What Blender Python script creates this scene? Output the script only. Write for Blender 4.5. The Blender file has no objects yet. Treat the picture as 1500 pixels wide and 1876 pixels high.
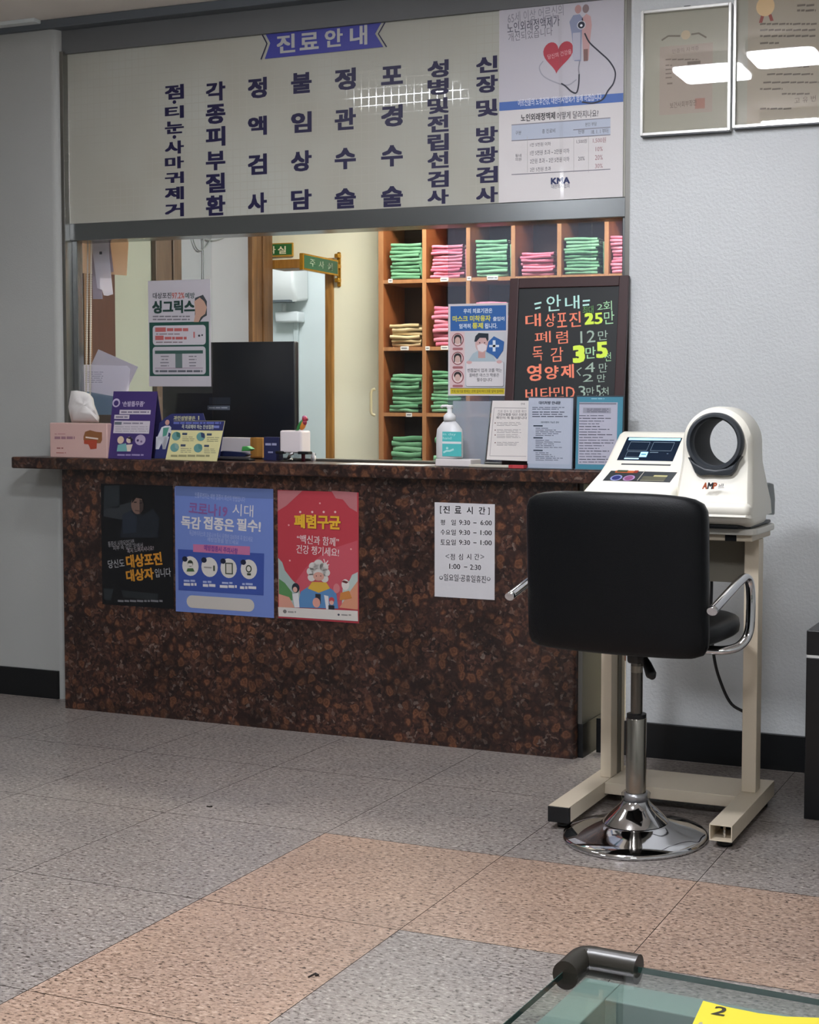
import bpy, bmesh, math, random
from mathutils import Vector, Matrix
random.seed(7)
SC = bpy.context.scene
COL = SC.collection
R = math.radians

# ------------------------------------------------------------------ camera
CAM = Vector((4.2713, -4.6040, 1.3))
CR = Vector((0.943749, 0.330539, 0.009006)); CD = Vector((-0.3296, 0.94255, -0.054432))
CD.normalize(); CR = (CR - CD * CR.dot(CD)).normalized(); CU = CR.cross(CD)
FPX, CX, CY = 2434.87, 1175.0, 894.67
cam = bpy.data.cameras.new('camera'); co = bpy.data.objects.new('camera', cam); COL.objects.link(co)
co.matrix_world = Matrix(((CR.x, CU.x, -CD.x, CAM.x), (CR.y, CU.y, -CD.y, CAM.y), (CR.z, CU.z, -CD.z, CAM.z), (0, 0, 0, 1)))
cam.sensor_fit = 'HORIZONTAL'; cam.sensor_width = 36.0
cam.lens = FPX * 36.0 / 1500.0
cam.shift_x = (750 - CX) / 1500.0
cam.shift_y = (CY - 938) / 1500.0
cam.clip_start = 0.05
SC.camera = co

# ------------------------------------------------------------------ world, exposure, light levels
w = bpy.data.worlds.new('world'); SC.world = w; w.use_nodes = True
w.node_tree.nodes['Background'].inputs[0].default_value = (.8, .85, .9, 1)
w.node_tree.nodes['Background'].inputs[1].default_value = 0.02
SC.view_settings.view_transform = 'Standard'; SC.view_settings.look = 'None'
SC.view_settings.gamma = 1.0; SC.view_settings.exposure = 2.0
SC.view_settings.use_curve_mapping = False
LAMP_NEAR, LAMP_FAR, LAMP_LEFT, LAMP_OFFICE, LAMP_ROOM = 10.3, 16.5, 8.0, 28.0, 10.0


def ray(px, py):
    return CR * ((px - CX) / FPX) - CU * ((py - CY) / FPX) + CD


def at(px, py, Y):
    d = ray(px, py); return CAM + d * ((Y - CAM.y) / d.y)


def atz(px, py, Z):
    d = ray(px, py); return CAM + d * ((Z - CAM.z) / d.z)


def atx(px, py, X):
    d = ray(px, py); return CAM + d * ((X - CAM.x) / d.x)


# ------------------------------------------------------------------ materials
def lin(h):
    h = h.lstrip('#'); o = []
    for i in (0, 2, 4):
        v = int(h[i:i + 2], 16) / 255.0
        o.append(v / 12.92 if v <= .04045 else ((v + .055) / 1.055) ** 2.4)
    return (*o, 1.0)


MATS = {}


def mat(hexc, rough=.55, metal=0.0, spec=.5, emit=0.0, coat=0.0, name=None):
    key = (hexc, rough, metal, spec, emit, coat)
    if key in MATS: return MATS[key]
    m = bpy.data.materials.new(name or 'paint_' + hexc.strip('#')); m.use_nodes = True
    b = m.node_tree.nodes['Principled BSDF']
    b.inputs['Base Color'].default_value = lin(hexc)
    b.inputs['Roughness'].default_value = rough; b.inputs['Metallic'].default_value = metal
    b.inputs['Specular IOR Level'].default_value = spec; b.inputs['Coat Weight'].default_value = coat
    if emit:
        b.inputs['Emission Color'].default_value = lin(hexc); b.inputs['Emission Strength'].default_value = emit
    MATS[key] = m
    return m


class N:
    """small node helper"""
    def __init__(s, name):
        s.m = bpy.data.materials.new(name); s.m.use_nodes = True
        s.t = s.m.node_tree; s.b = s.t.nodes['Principled BSDF']

    def n(s, typ, **kw):
        x = s.t.nodes.new(typ)
        for k, v in kw.items():
            if k in x.inputs.keys(): x.inputs[k].default_value = v
            else: setattr(x, k, v)
        return x

    def l(s, a, ao, b, bi):
        s.t.links.new(a.outputs[ao], b.inputs[bi])

    def coord(s, scale=(1, 1, 1), out='Object'):
        c = s.n('ShaderNodeTexCoord'); mp = s.n('ShaderNodeMapping'); mp.inputs['Scale'].default_value = scale
        s.l(c, out, mp, 'Vector'); return mp

    def ramp(s, stops, interp='LINEAR'):
        r = s.n('ShaderNodeValToRGB'); r.color_ramp.interpolation = interp
        e = r.color_ramp.elements
        while len(e) < len(stops): e.new(.5)
        for i, (p, c) in enumerate(stops):
            e[i].position = p; e[i].color = lin(c) if isinstance(c, str) else c
        return r

    def mix(s, a, b, fac=None, mode='MIX', f=.5):
        x = s.n('ShaderNodeMix', data_type='RGBA', blend_type=mode)
        x.inputs[0].default_value = f
        if fac: s.l(fac[0], fac[1], x, 0)
        for src, i in ((a, 6), (b, 7)):
            if isinstance(src, str): x.inputs[i].default_value = lin(src)
            else: s.t.links.new(src[0].outputs[src[1]], x.inputs[i])
        return x

    def bump(s, src, out, strength=.1, dist=.002):
        b = s.n('ShaderNodeBump'); b.inputs['Strength'].default_value = strength; b.inputs['Distance'].default_value = dist
        s.l(src, out, b, 'Height'); s.l(b, 'Normal', s.b, 'Normal')


def m_paint(name, col, rough=.6, bump=.25, scale=160):
    k = N(name); mp = k.coord()
    a = k.n('ShaderNodeTexNoise', Scale=scale, Detail=3.0, Roughness=.55); k.l(mp, 0, a, 'Vector')
    c = k.n('ShaderNodeTexNoise', Scale=1.3, Detail=4.0); k.l(mp, 0, c, 'Vector')
    d = tuple(max(0, x * .93) for x in lin(col)[:3]) + (1,)
    r = k.ramp([(.35, d), (.65, lin(col))]); k.l(c, 'Fac', r, 'Fac'); k.l(r, 'Color', k.b, 'Base Color')
    k.b.inputs['Roughness'].default_value = rough
    k.bump(a, 'Fac', bump, .004)
    if name.startswith('black'): k.b.inputs['Specular IOR Level'].default_value = .22
    return k.m


def m_tile(name, base, dark, light):
    k = N(name); mp = k.coord((.8, 1.6, 1))
    a = k.n('ShaderNodeTexNoise', Scale=85.0, Detail=3.0, Roughness=.6, Distortion=.4); k.l(mp, 0, a, 'Vector')
    v = k.n('ShaderNodeTexVoronoi', Scale=120.0); k.l(mp, 0, v, 'Vector')
    big = k.n('ShaderNodeTexNoise', Scale=2.2, Detail=3.0); k.l(mp, 0, big, 'Vector')
    fl = k.ramp([(.35, dark), (.44, base), (.55, base), (.66, light)]); k.l(a, 'Fac', fl, 'Fac')
    spk = k.n('ShaderNodeSeparateColor'); k.l(v, 'Color', spk, 0)
    vr = k.ramp([(0, (.55, .52, .50, 1)), (.3, (1, 1, 1, 1)), (.8, (1, 1, 1, 1)), (1, (1.12, 1.1, 1.08, 1))]); k.l(spk, 0, vr, 'Fac')
    mx = k.mix((fl, 'Color'), (vr, 'Color'), mode='MULTIPLY', f=.8)
    br = k.ramp([(.3, (.88, .88, .88, 1)), (.7, (1.05, 1.03, 1.0, 1))]); k.l(big, 'Fac', br, 'Fac')
    m2 = k.mix((mx, 2), (br, 'Color'), mode='MULTIPLY', f=1.0)
    k.l(m2, 2, k.b, 'Base Color')
    k.b.inputs['Roughness'].default_value = .34
    k.b.inputs['Specular IOR Level'].default_value = .4
    return k.m


def m_granite():
    k = N('brown_orb_granite'); mp = k.coord()
    nz = k.n('ShaderNodeTexNoise', Scale=22.0, Detail=5.0); k.l(mp, 0, nz, 'Vector')
    dst = k.n('ShaderNodeMix', data_type='RGBA', blend_type='ADD'); dst.inputs[0].default_value = .05
    k.l(mp, 0, dst, 6); k.l(nz, 'Color', dst, 7)
    v = k.n('ShaderNodeTexVoronoi', Scale=25.0, Randomness=1.0); k.l(dst, 2, v, 'Vector')
    rings = k.ramp([(0, '#7a543c'), (.2, '#573626'), (.33, '#74503a'), (.45, '#4a2f25'), (.6, '#2c1f1d')]); k.l(v, 'Distance', rings, 'Fac')
    sep = k.n('ShaderNodeSeparateColor'); k.l(v, 'Color', sep, 0)
    pick = k.ramp([(.35, (0, 0, 0, 1)), (.75, (.9, .9, .9, 1))]); k.l(sep, 0, pick, 'Fac')
    v2 = k.n('ShaderNodeTexVoronoi', Scale=85.0); k.l(dst, 2, v2, 'Vector')
    s2 = k.n('ShaderNodeSeparateColor'); k.l(v2, 'Color', s2, 0)
    small = k.ramp([(0, '#221a1b'), (.3, '#33241f'), (.6, '#47302a'), (.88, '#553b30'), (.98, '#6c6058')]); k.l(s2, 0, small, 'Fac')
    m1 = k.mix((small, 'Color'), (rings, 'Color'), fac=(pick, 'Color'))
    fine = k.n('ShaderNodeTexNoise', Scale=110.0, Detail=3.0); k.l(mp, 0, fine, 'Vector')
    fr = k.ramp([(.35, (.72, .7, .7, 1)), (.65, (1.2, 1.17, 1.15, 1))]); k.l(fine, 'Fac', fr, 'Fac')
    m15 = k.mix((m1, 2), (fr, 'Color'), mode='MULTIPLY', f=.8)
    cl = k.n('ShaderNodeTexNoise', Scale=6.0, Detail=4.0); k.l(mp, 0, cl, 'Vector')
    cr = k.ramp([(.38, (.55, .56, .58, 1)), (.62, (1.05, 1.0, .98, 1))]); k.l(cl, 'Fac', cr, 'Fac')
    m2 = k.mix((m15, 2), (cr, 'Color'), mode='MULTIPLY', f=1.0)
    k.l(m2, 2, k.b, 'Base Color'); k.b.inputs['Roughness'].default_value = .28
    return k.m


def m_wood(name, c0, c1, scale=9, stretch=(6, 6, .5), rough=.4):
    k = N(name); mp = k.coord(stretch)
    a = k.n('ShaderNodeTexNoise', Scale=float(scale), Detail=5.0, Roughness=.6, Distortion=.6); k.l(mp, 0, a, 'Vector')
    r = k.ramp([(.3, c0), (.7, c1)]); k.l(a, 'Fac', r, 'Fac'); k.l(r, 'Color', k.b, 'Base Color')
    k.b.inputs['Roughness'].default_value = rough
    return k.m


def m_signtile():
    """glossy mosaic: fine pale grout lines on a warm grey face"""
    k = N('mosaic_sign_face'); c = k.n('ShaderNodeTexCoord'); s = k.n('ShaderNodeSeparateXYZ'); k.l(c, 'Object', s, 0)
    outs = []
    for ax in ('X', 'Y'):
        d = k.n('ShaderNodeMath', operation='DIVIDE'); d.inputs[1].default_value = .0345; k.l(s, ax, d, 0)
        f = k.n('ShaderNodeMath', operation='FRACT'); k.l(d, 0, f, 0)
        g = k.n('ShaderNodeMath', operation='LESS_THAN'); g.inputs[1].default_value = .10; k.l(f, 0, g, 0); outs.append(g)
    mx = k.n('ShaderNodeMath', operation='MAXIMUM'); k.l(outs[0], 0, mx, 0); k.l(outs[1], 0, mx, 1)
    nz = k.n('ShaderNodeTexNoise', Scale=1.6, Detail=2.0); k.l(c, 'Object', nz, 'Vector')
    body = k.ramp([(.35, '#aaa89b'), (.65, '#b4b6ad')]); k.l(nz, 'Fac', body, 'Fac')
    cm = k.mix((body, 'Color'), '#b9b8ad', fac=(mx, 0)); k.l(cm, 2, k.b, 'Base Color')
    ro = k.n('ShaderNodeMapRange'); ro.inputs[3].default_value = .5; ro.inputs[4].default_value = .09
    k.l(mx, 0, ro, 0); k.l(ro, 0, k.b, 'Roughness')
    sp = k.n('ShaderNodeMapRange'); sp.inputs[3].default_value = .4; sp.inputs[4].default_value = 1.0; k.l(mx, 0, sp, 0); k.l(sp, 0, k.b, 'Specular IOR Level')
    return k.m


def m_glass(name, tint=(.93, .97, .96, 1), rough=0.0, ior=1.45, refl=None):
    k = N(name); t = k.t
    tr = k.n('ShaderNodeBsdfTransparent'); tr.inputs[0].default_value = tint
    gl = k.n('ShaderNodeBsdfGlossy'); gl.inputs['Roughness'].default_value = rough
    f0 = ((ior - 1) / (ior + 1)) ** 2
    lw = k.n('ShaderNodeLayerWeight'); lw.inputs[0].default_value = .5
    pw = k.n('ShaderNodeMath', operation='POWER'); pw.inputs[1].default_value = 5.0; k.l(lw, 'Facing', pw, 0)
    fr = k.n('ShaderNodeMapRange'); fr.inputs[3].default_value = f0; fr.inputs[4].default_value = 1.0; k.l(pw, 0, fr, 0)
    mx = k.n('ShaderNodeMixShader'); k.l(fr, 0, mx, 0); k.l(tr, 0, mx, 1); k.l(gl, 0, mx, 2)
    out = [x for x in t.nodes if x.type == 'OUTPUT_MATERIAL'][0]
    t.nodes.remove(k.b); k.l(mx, 0, out, 'Surface')
    return k.m


def m_folder(name, c0, c1):
    k = N(name); oi = k.n('ShaderNodeObjectInfo'); r = k.ramp([(0, c0), (1, c1)]); k.l(oi, 'Random', r, 'Fac')
    k.l(r, 'Color', k.b, 'Base Color'); k.b.inputs['Roughness'].default_value = .6
    return k.m


def m_frost(name, col, amount):
    k = N(name); tr = k.n('ShaderNodeBsdfTransparent'); tr.inputs[0].default_value = (.9, .92, .95, 1)
    k.b.inputs['Base Color'].default_value = lin(col); k.b.inputs['Roughness'].default_value = .25
    mx = k.n('ShaderNodeMixShader'); mx.inputs[0].default_value = amount; k.l(tr, 0, mx, 1); k.l(k.b, 0, mx, 2)
    k.l(mx, 0, [x for x in k.t.nodes if x.type == 'OUTPUT_MATERIAL'][0], 'Surface'); return k.m


M_WALL = m_paint('wall_paint_grey', '#c9cccd', .45, .6, 85)
M_WALLL = m_paint('wall_paint_shaded', '#aeb0ad', .6, .15, 130)  # same wall paint, darkened in its colour for the weaker light on the left
M_CEIL = m_paint('ceiling_paint', '#f0eae2', .8, .1, 60)
M_CREAM = m_paint('cream_wall_paint', '#eeefdc', .6, .1, 120)
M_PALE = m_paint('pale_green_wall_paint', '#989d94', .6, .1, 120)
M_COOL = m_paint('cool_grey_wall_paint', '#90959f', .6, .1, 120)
M_ROOMW = m_paint('white_wall_paint', '#dfe6e6', .6, .1, 120)
M_BLACKBASE = mat('#0b0e11', .35, name='black_baseboard')
M_TRIM = mat('#5a6066', .45, name='grey_trim')
M_TRIM2 = mat('#67696a', .5, name='grey_header')
M_STEEL = mat('#8d8c88', .28, .9, name='brushed_steel')
M_DSTEEL = mat('#85898a', .24, .85, name='dark_reflective_metal')
M_CHROME = mat('#d6d6d8', .05, 1.0, name='chrome')
M_GRANITE = m_granite()
M_TGREY = m_tile('grey_granite_tile', '#8b8480', '#3e3735', '#ada7a2')
M_TBEIGE = m_tile('beige_granite_tile', '#a18979', '#42352f', '#baa596')
M_GROUT = mat('#3a3330', .8, name='grout')
M_LEATHER = m_paint('black_leatherette', '#080a0d', .4, .25, 420)
M_CREAMP = mat('#e9e5d8', .35, name='cream_plastic')
M_STAND = m_paint('beige_powder_coat', '#d6c9b3', .42, .08, 300)
M_SHELF = m_wood('orange_brown_shelf_wood', '#7a4526', '#8f5530', 6)
M_SHELFE = m_wood('pale_shelf_edge_wood', '#9a6a48', '#b08058', 6)
M_SHELFB = mat('#3a2a24', .6, name='shelf_back')
M_WOODG = m_wood('golden_door_wood', '#7c5424', '#a97a3a', 7)
M_WOODB = m_wood('brown_casing_wood', '#5a3f28', '#7d5c3c', 7)
M_WOODD = m_wood('dark_brown_panel', '#472d26', '#55372e', 5)
M_WOODA = m_wood('grey_brown_casing_wood', '#4e4037', '#6a594d', 7)
M_GLASS = m_glass('clear_glass', (.95, .965, .97, 1), 0.0, 1.55)
M_GLASS2 = m_frost('guard_pane_reflection', '#939bac', .13)  # blue-grey mixed into the pane stands for the waiting room's reflection
M_ACRYL = m_glass('clear_acrylic', (.93, .95, .97, 1), .02, 1.3)
M_GREENGL = m_glass('green_table_glass', (.83, .88, .865, 1), .0, 1.45)
def m_sheet(col):
    k = N('thin_paper_' + col.strip('#')); tr = k.n('ShaderNodeBsdfTranslucent'); tr.inputs[0].default_value = lin(col)
    k.b.inputs['Base Color'].default_value = lin(col); k.b.inputs['Roughness'].default_value = .7
    mx = k.n('ShaderNodeMixShader'); mx.inputs[0].default_value = .55; k.l(k.b, 0, mx, 1); k.l(tr, 0, mx, 2)
    k.l(mx, 0, [x for x in k.t.nodes if x.type == 'OUTPUT_MATERIAL'][0], 'Surface'); return k.m


M_WHITEP = mat('#d9d7d6', .6, name='white_paper')
M_BLACKP = mat('#0d0f12', .4, name='black_plastic')
M_GREYP = mat('#363a3f', .4, name='grey_plastic')


# ------------------------------------------------------------------ mesh building
class B:
    def __init__(s): s.bm = bmesh.new(); s.mats = []

    def mi(s, m):
        if m not in s.mats: s.mats.append(m)
        return s.mats.index(m)

    def face(s, pts, m):
        vs = [s.bm.verts.new(p) for p in pts]
        f = s.bm.faces.new(vs); f.material_index = s.mi(m); return f

    def box(s, x0, x1, y0, y1, z0, z1, m, bev=0, seg=2):
        v = [s.bm.verts.new((x, y, z)) for x in (x0, x1) for y in (y0, y1) for z in (z0, z1)]
        fs = [s.bm.faces.new([v[i] for i in q]) for q in ((0, 1, 3, 2), (4, 6, 7, 5), (0, 4, 5, 1), (2, 3, 7, 6), (0, 2, 6, 4), (1, 5, 7, 3))]
        k = s.mi(m)
        for f in fs: f.material_index = k
        if bev:
            es = list({e for f in fs for e in f.edges})
            r = bmesh.ops.bevel(s.bm, geom=es, offset=bev, segments=seg, profile=.5, affect='EDGES')
            for f in r['faces']: f.material_index = k
        return v

    def prism(s, pts, vec, m, bev=0, seg=2):
        """closed polygon pts (3d) swept along vec"""
        vec = Vector(vec); n = len(pts)
        a = [s.bm.verts.new(p) for p in pts]; b = [s.bm.verts.new(Vector(p) + vec) for p in pts]
        fs = [s.bm.faces.new(a[::-1]), s.bm.faces.new(b)]
        for i in range(n): fs.append(s.bm.faces.new((a[i], a[(i + 1) % n], b[(i + 1) % n], b[i])))
        k = s.mi(m)
        for f in fs: f.material_index = k
        bmesh.ops.recalc_face_normals(s.bm, faces=fs)
        if bev:
            es = list(set(fs[0].edges) | set(fs[1].edges))
            r = bmesh.ops.bevel(s.bm, geom=es, offset=bev, segments=seg, profile=.5, affect='EDGES')
            for f in r['faces']: f.material_index = k
        return fs

    def lathe(s, prof, m, c=(0, 0, 0), axis='Z', n=40, sx=1, sy=1):
        c = Vector(c); rings = []
        for r, h in prof:
            ring = []
            for i in range(n):
                t = 2 * math.pi * i / n; a, b = r * math.cos(t) * sx, r * math.sin(t) * sy
                p = (a, b, h) if axis == 'Z' else ((a, h, b) if axis == 'Y' else (h, a, b))
                ring.append(s.bm.verts.new(c + Vector(p)))
            rings.append(ring)
        k = s.mi(m); fs = []
        for i in range(len(rings) - 1):
            for j in range(n):
                fs.append(s.bm.faces.new((rings[i][j], rings[i][(j + 1) % n], rings[i + 1][(j + 1) % n], rings[i + 1][j])))
        if prof[0][0] > 1e-5: fs.append(s.bm.faces.new(rings[0][::-1]))
        if prof[-1][0] > 1e-5: fs.append(s.bm.faces.new(rings[-1]))
        for f in fs: f.material_index = k; f.smooth = True
        bmesh.ops.recalc_face_normals(s.bm, faces=fs)
        return fs

    def tube(s, path, rad, m, n=12, flat=1.0, closed=False):
        path = [Vector(p) for p in path]; rings = []; prev = None
        for i, p in enumerate(path):
            t = (path[min(i + 1, len(path) - 1)] - path[max(i - 1, 0)]).normalized()
            if prev is None:
                a = Vector((0, 0, 1)) if abs(t.z) < .9 else Vector((1, 0, 0))
                a = (a - t * a.dot(t)).normalized()
            else:
                a = (prev - t * prev.dot(t)).normalized()
            prev = a; b = t.cross(a)
            rr = rad[i] if isinstance(rad, (list, tuple)) else rad
            rings.append([s.bm.verts.new(p + a * rr * math.cos(2 * math.pi * j / n) + b * rr * flat * math.sin(2 * math.pi * j / n)) for j in range(n)])
        k = s.mi(m); fs = []
        for i in range(len(rings) - 1):
            for j in range(n): fs.append(s.bm.faces.new((rings[i][j], rings[i][(j + 1) % n], rings[i + 1][(j + 1) % n], rings[i + 1][j])))
        fs.append(s.bm.faces.new(rings[0][::-1])); fs.append(s.bm.faces.new(rings[-1]))
        for f in fs: f.material_index = k; f.smooth = len(f.verts) == 4
        bmesh.ops.recalc_face_normals(s.bm, faces=fs)

    def build(s, name, parent=None, world=True, smooth=None, bevel=0, loc=None):
        """link as one mesh object; with a parent the world coordinates become the parent's own"""
        if parent is not None and world:
            off = Vector(parent.location)
            p = parent.parent
            while p is not None: off += Vector(p.location); p = p.parent
            for v in s.bm.verts: v.co -= off
        if loc is not None:
            for v in s.bm.verts: v.co -= Vector(loc)
        me = bpy.data.meshes.new(name); s.bm.to_mesh(me); s.bm.free()
        for m in s.mats: me.materials.append(m)
        o = bpy.data.objects.new(name, me); COL.objects.link(o)
        if loc is not None: o.location = loc
        if parent is not None: o.parent = parent
        if smooth:
            me.shade_smooth(); me.set_sharp_from_angle(angle=R(smooth))
        if bevel:
            md = o.modifiers.new('bevel', 'BEVEL'); md.width = bevel; md.segments = 2; md.limit_method = 'ANGLE'; md.angle_limit = R(40)
        return o


def tag(o, label, cat, group=None):
    o['label'] = label; o['category'] = cat
    if group: o['group'] = group
    return o


def thing(name, label, cat, loc=(0, 0, 0), rotz=0, group=None):
    o = bpy.data.objects.new(name, None); COL.objects.link(o)
    o.location = loc; o.rotation_euler = (0, 0, rotz); o.empty_display_size = .05
    return tag(o, label, cat, group)


def struct(b, name, **k):
    o = b.build(name, **k); o['kind'] = 'structure'; return o


def smooth_path(pts, n=6):
    """Catmull-Rom through pts"""
    P = [Vector(p) for p in pts]; P = [P[0] * 2 - P[1]] + P + [P[-1] * 2 - P[-2]]; out = []
    for i in range(1, len(P) - 2):
        for k in range(n):
            t = k / n
            out.append(.5 * ((2 * P[i]) + (P[i + 1] - P[i - 1]) * t + (2 * P[i - 1] - 5 * P[i] + 4 * P[i + 1] - P[i + 2]) * t * t + (3 * P[i] - P[i - 1] - 3 * P[i + 1] + P[i + 2]) * t ** 3))
    out.append(P[-2]); return out


# ------------------------------------------------------------------ lettering
GL = {}


def glyphs(body, bold=0.0):
    """filled letter shapes in a 0..1 box; heavier weights repeat the outline slightly shifted"""
    key = (body, bold)
    if key in GL: return GL[key]
    if (body, None) not in GL:
        cu = bpy.data.curves.new('lettering', 'FONT'); cu.body = body; cu.resolution_u = 2; cu.dimensions = '2D'
        ob = bpy.data.objects.new('lettering', cu)
        me = bpy.data.meshes.new_from_object(ob)
        GL[(body, None)] = ([(v.co.x, v.co.y) for v in me.vertices], [tuple(p.vertices) for p in me.polygons])
        bpy.data.objects.remove(ob); bpy.data.meshes.remove(me); bpy.data.curves.remove(cu)
    vs, fs = GL[(body, None)]
    if vs:
        d = bold * 1.0
        sh = [(0, 0)] if bold <= 0 else ([(-d, 0), (d, 0)] if bold < .02 else ([(-d, -d * .8), (d, -d * .8), (d, d * .8), (-d, d * .8)] if bold < .03 else [(d * a, d * c * .8) for a in (-1, 0, 1) for c in (-1, 0, 1)]))
        n = len(vs); vs, fs = [(x + a, y + c) for a, c in sh for x, y in vs], [tuple(i + n * k for i in f) for k in range(len(sh)) for f in fs]
        x0 = min(v[0] for v in vs); x1 = max(v[0] for v in vs); y0 = min(v[1] for v in vs); y1 = max(v[1] for v in vs)
        dx, dy = max(x1 - x0, 1e-6), max(y1 - y0, 1e-6)
        vs = [((x - x0) / dx, (y - y0) / dy) for x, y in vs]
    GL[key] = (vs, fs); return GL[key]


TEXTS = """1,500원
10%
12
18. 1. 1 부터
1:00
1만 5천원 이하
1만 5천원 초과 ~ 2만원 이하
2
20%
2:30
2만 5천원 초과
2만원 초과 ~ 2만 5천원 이하
3
30%
4
5
65세 이상 어르신의
6:00
97.2%
9:30
<
>
A
D
KMA
M
P
[
]
all
hand
in day
–
‘손발톱무좀’
“백신과 함께”
각
간
감
개선되었습니다
거
건강 챙기세요!
건강보험증 대신 신분증
검
경
고 유 번 호
과민성방광은
관
광
구분
귀
꼭 치료해야 하는 만성질환
내
노인외래정액제
노인외래정액제가
눈
담
당신도
당신의 건강을
대
대리처방 안내문
대리처방이 가능한 경우
대상자
대상포진
대한의사협회
독
독감
독감바이러스와 코로나19 동시 유행에 대비하여 꼭 맞으세요
동네
됩니다.
렴
료
립
마
마스크 미착용자
만
민
및
방
병
보건사회부장관
본인 부담
부
불
비
빈틈없이 입과 코를 막는
사
상
선
성
수
수요
술
시
시대
신
실
심
싱그릭스
안
안내
액
양
어떻게 달라지나요?
어르신들의 노후건강, 대한의사협회가 함께 하겠습니다.
엄격히
영
예방
예방접종시 주의사항
예방접종을 받으세요
올바른 마스크 착용은
우리 의료기관은
의원
인증의 자격증
인플루엔자는 예방 접종이 최선의 방법입니다
일
일요일·공휴일휴진
임
입니다
장
전
점
접종은
정
제
종
주
진
진료 대기실 환자는 코와 입이 마스크로 덮여 있어야
진료 접수 및 신분증 확인
질
천
총 진료비
최대
출입이
코로나19
타
토요
통제
통증이 시작되었다면
티
평
폐
폐렴구균
포
피
피부 속 깊은 곳에서
필수!
필수입니다
현행
혹시 느껴지시나요?
확인이 꼭 필요합니다
환
회""".split('\n')


def set_type(words_):
    """fill the letter cache from one text block, a word to a line"""
    cu = bpy.data.curves.new('lettering', 'FONT'); cu.body = '\n'.join(words_); cu.resolution_u = 2; cu.dimensions = '2D'; cu.space_line = 4.0
    ob = bpy.data.objects.new('lettering', cu); me = bpy.data.meshes.new_from_object(ob)
    vs = [(v.co.x, v.co.y) for v in me.vertices]; fs = [tuple(p.vertices) for p in me.polygons]
    bpy.data.objects.remove(ob); bpy.data.meshes.remove(me); bpy.data.curves.remove(cu)
    line = [round((.33 - y) / 4.0) for x, y in vs]; ids = [[] for _ in words_]; new = [0] * len(vs)
    for i, k in enumerate(line): new[i] = len(ids[k]); ids[k].append(i)
    faces = [[] for _ in words_]
    for f in fs: faces[line[f[0]]].append(tuple(new[i] for i in f))
    for w_, a, f in zip(words_, ids, faces): GL[(w_, None)] = ([vs[i] for i in a], f)


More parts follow.
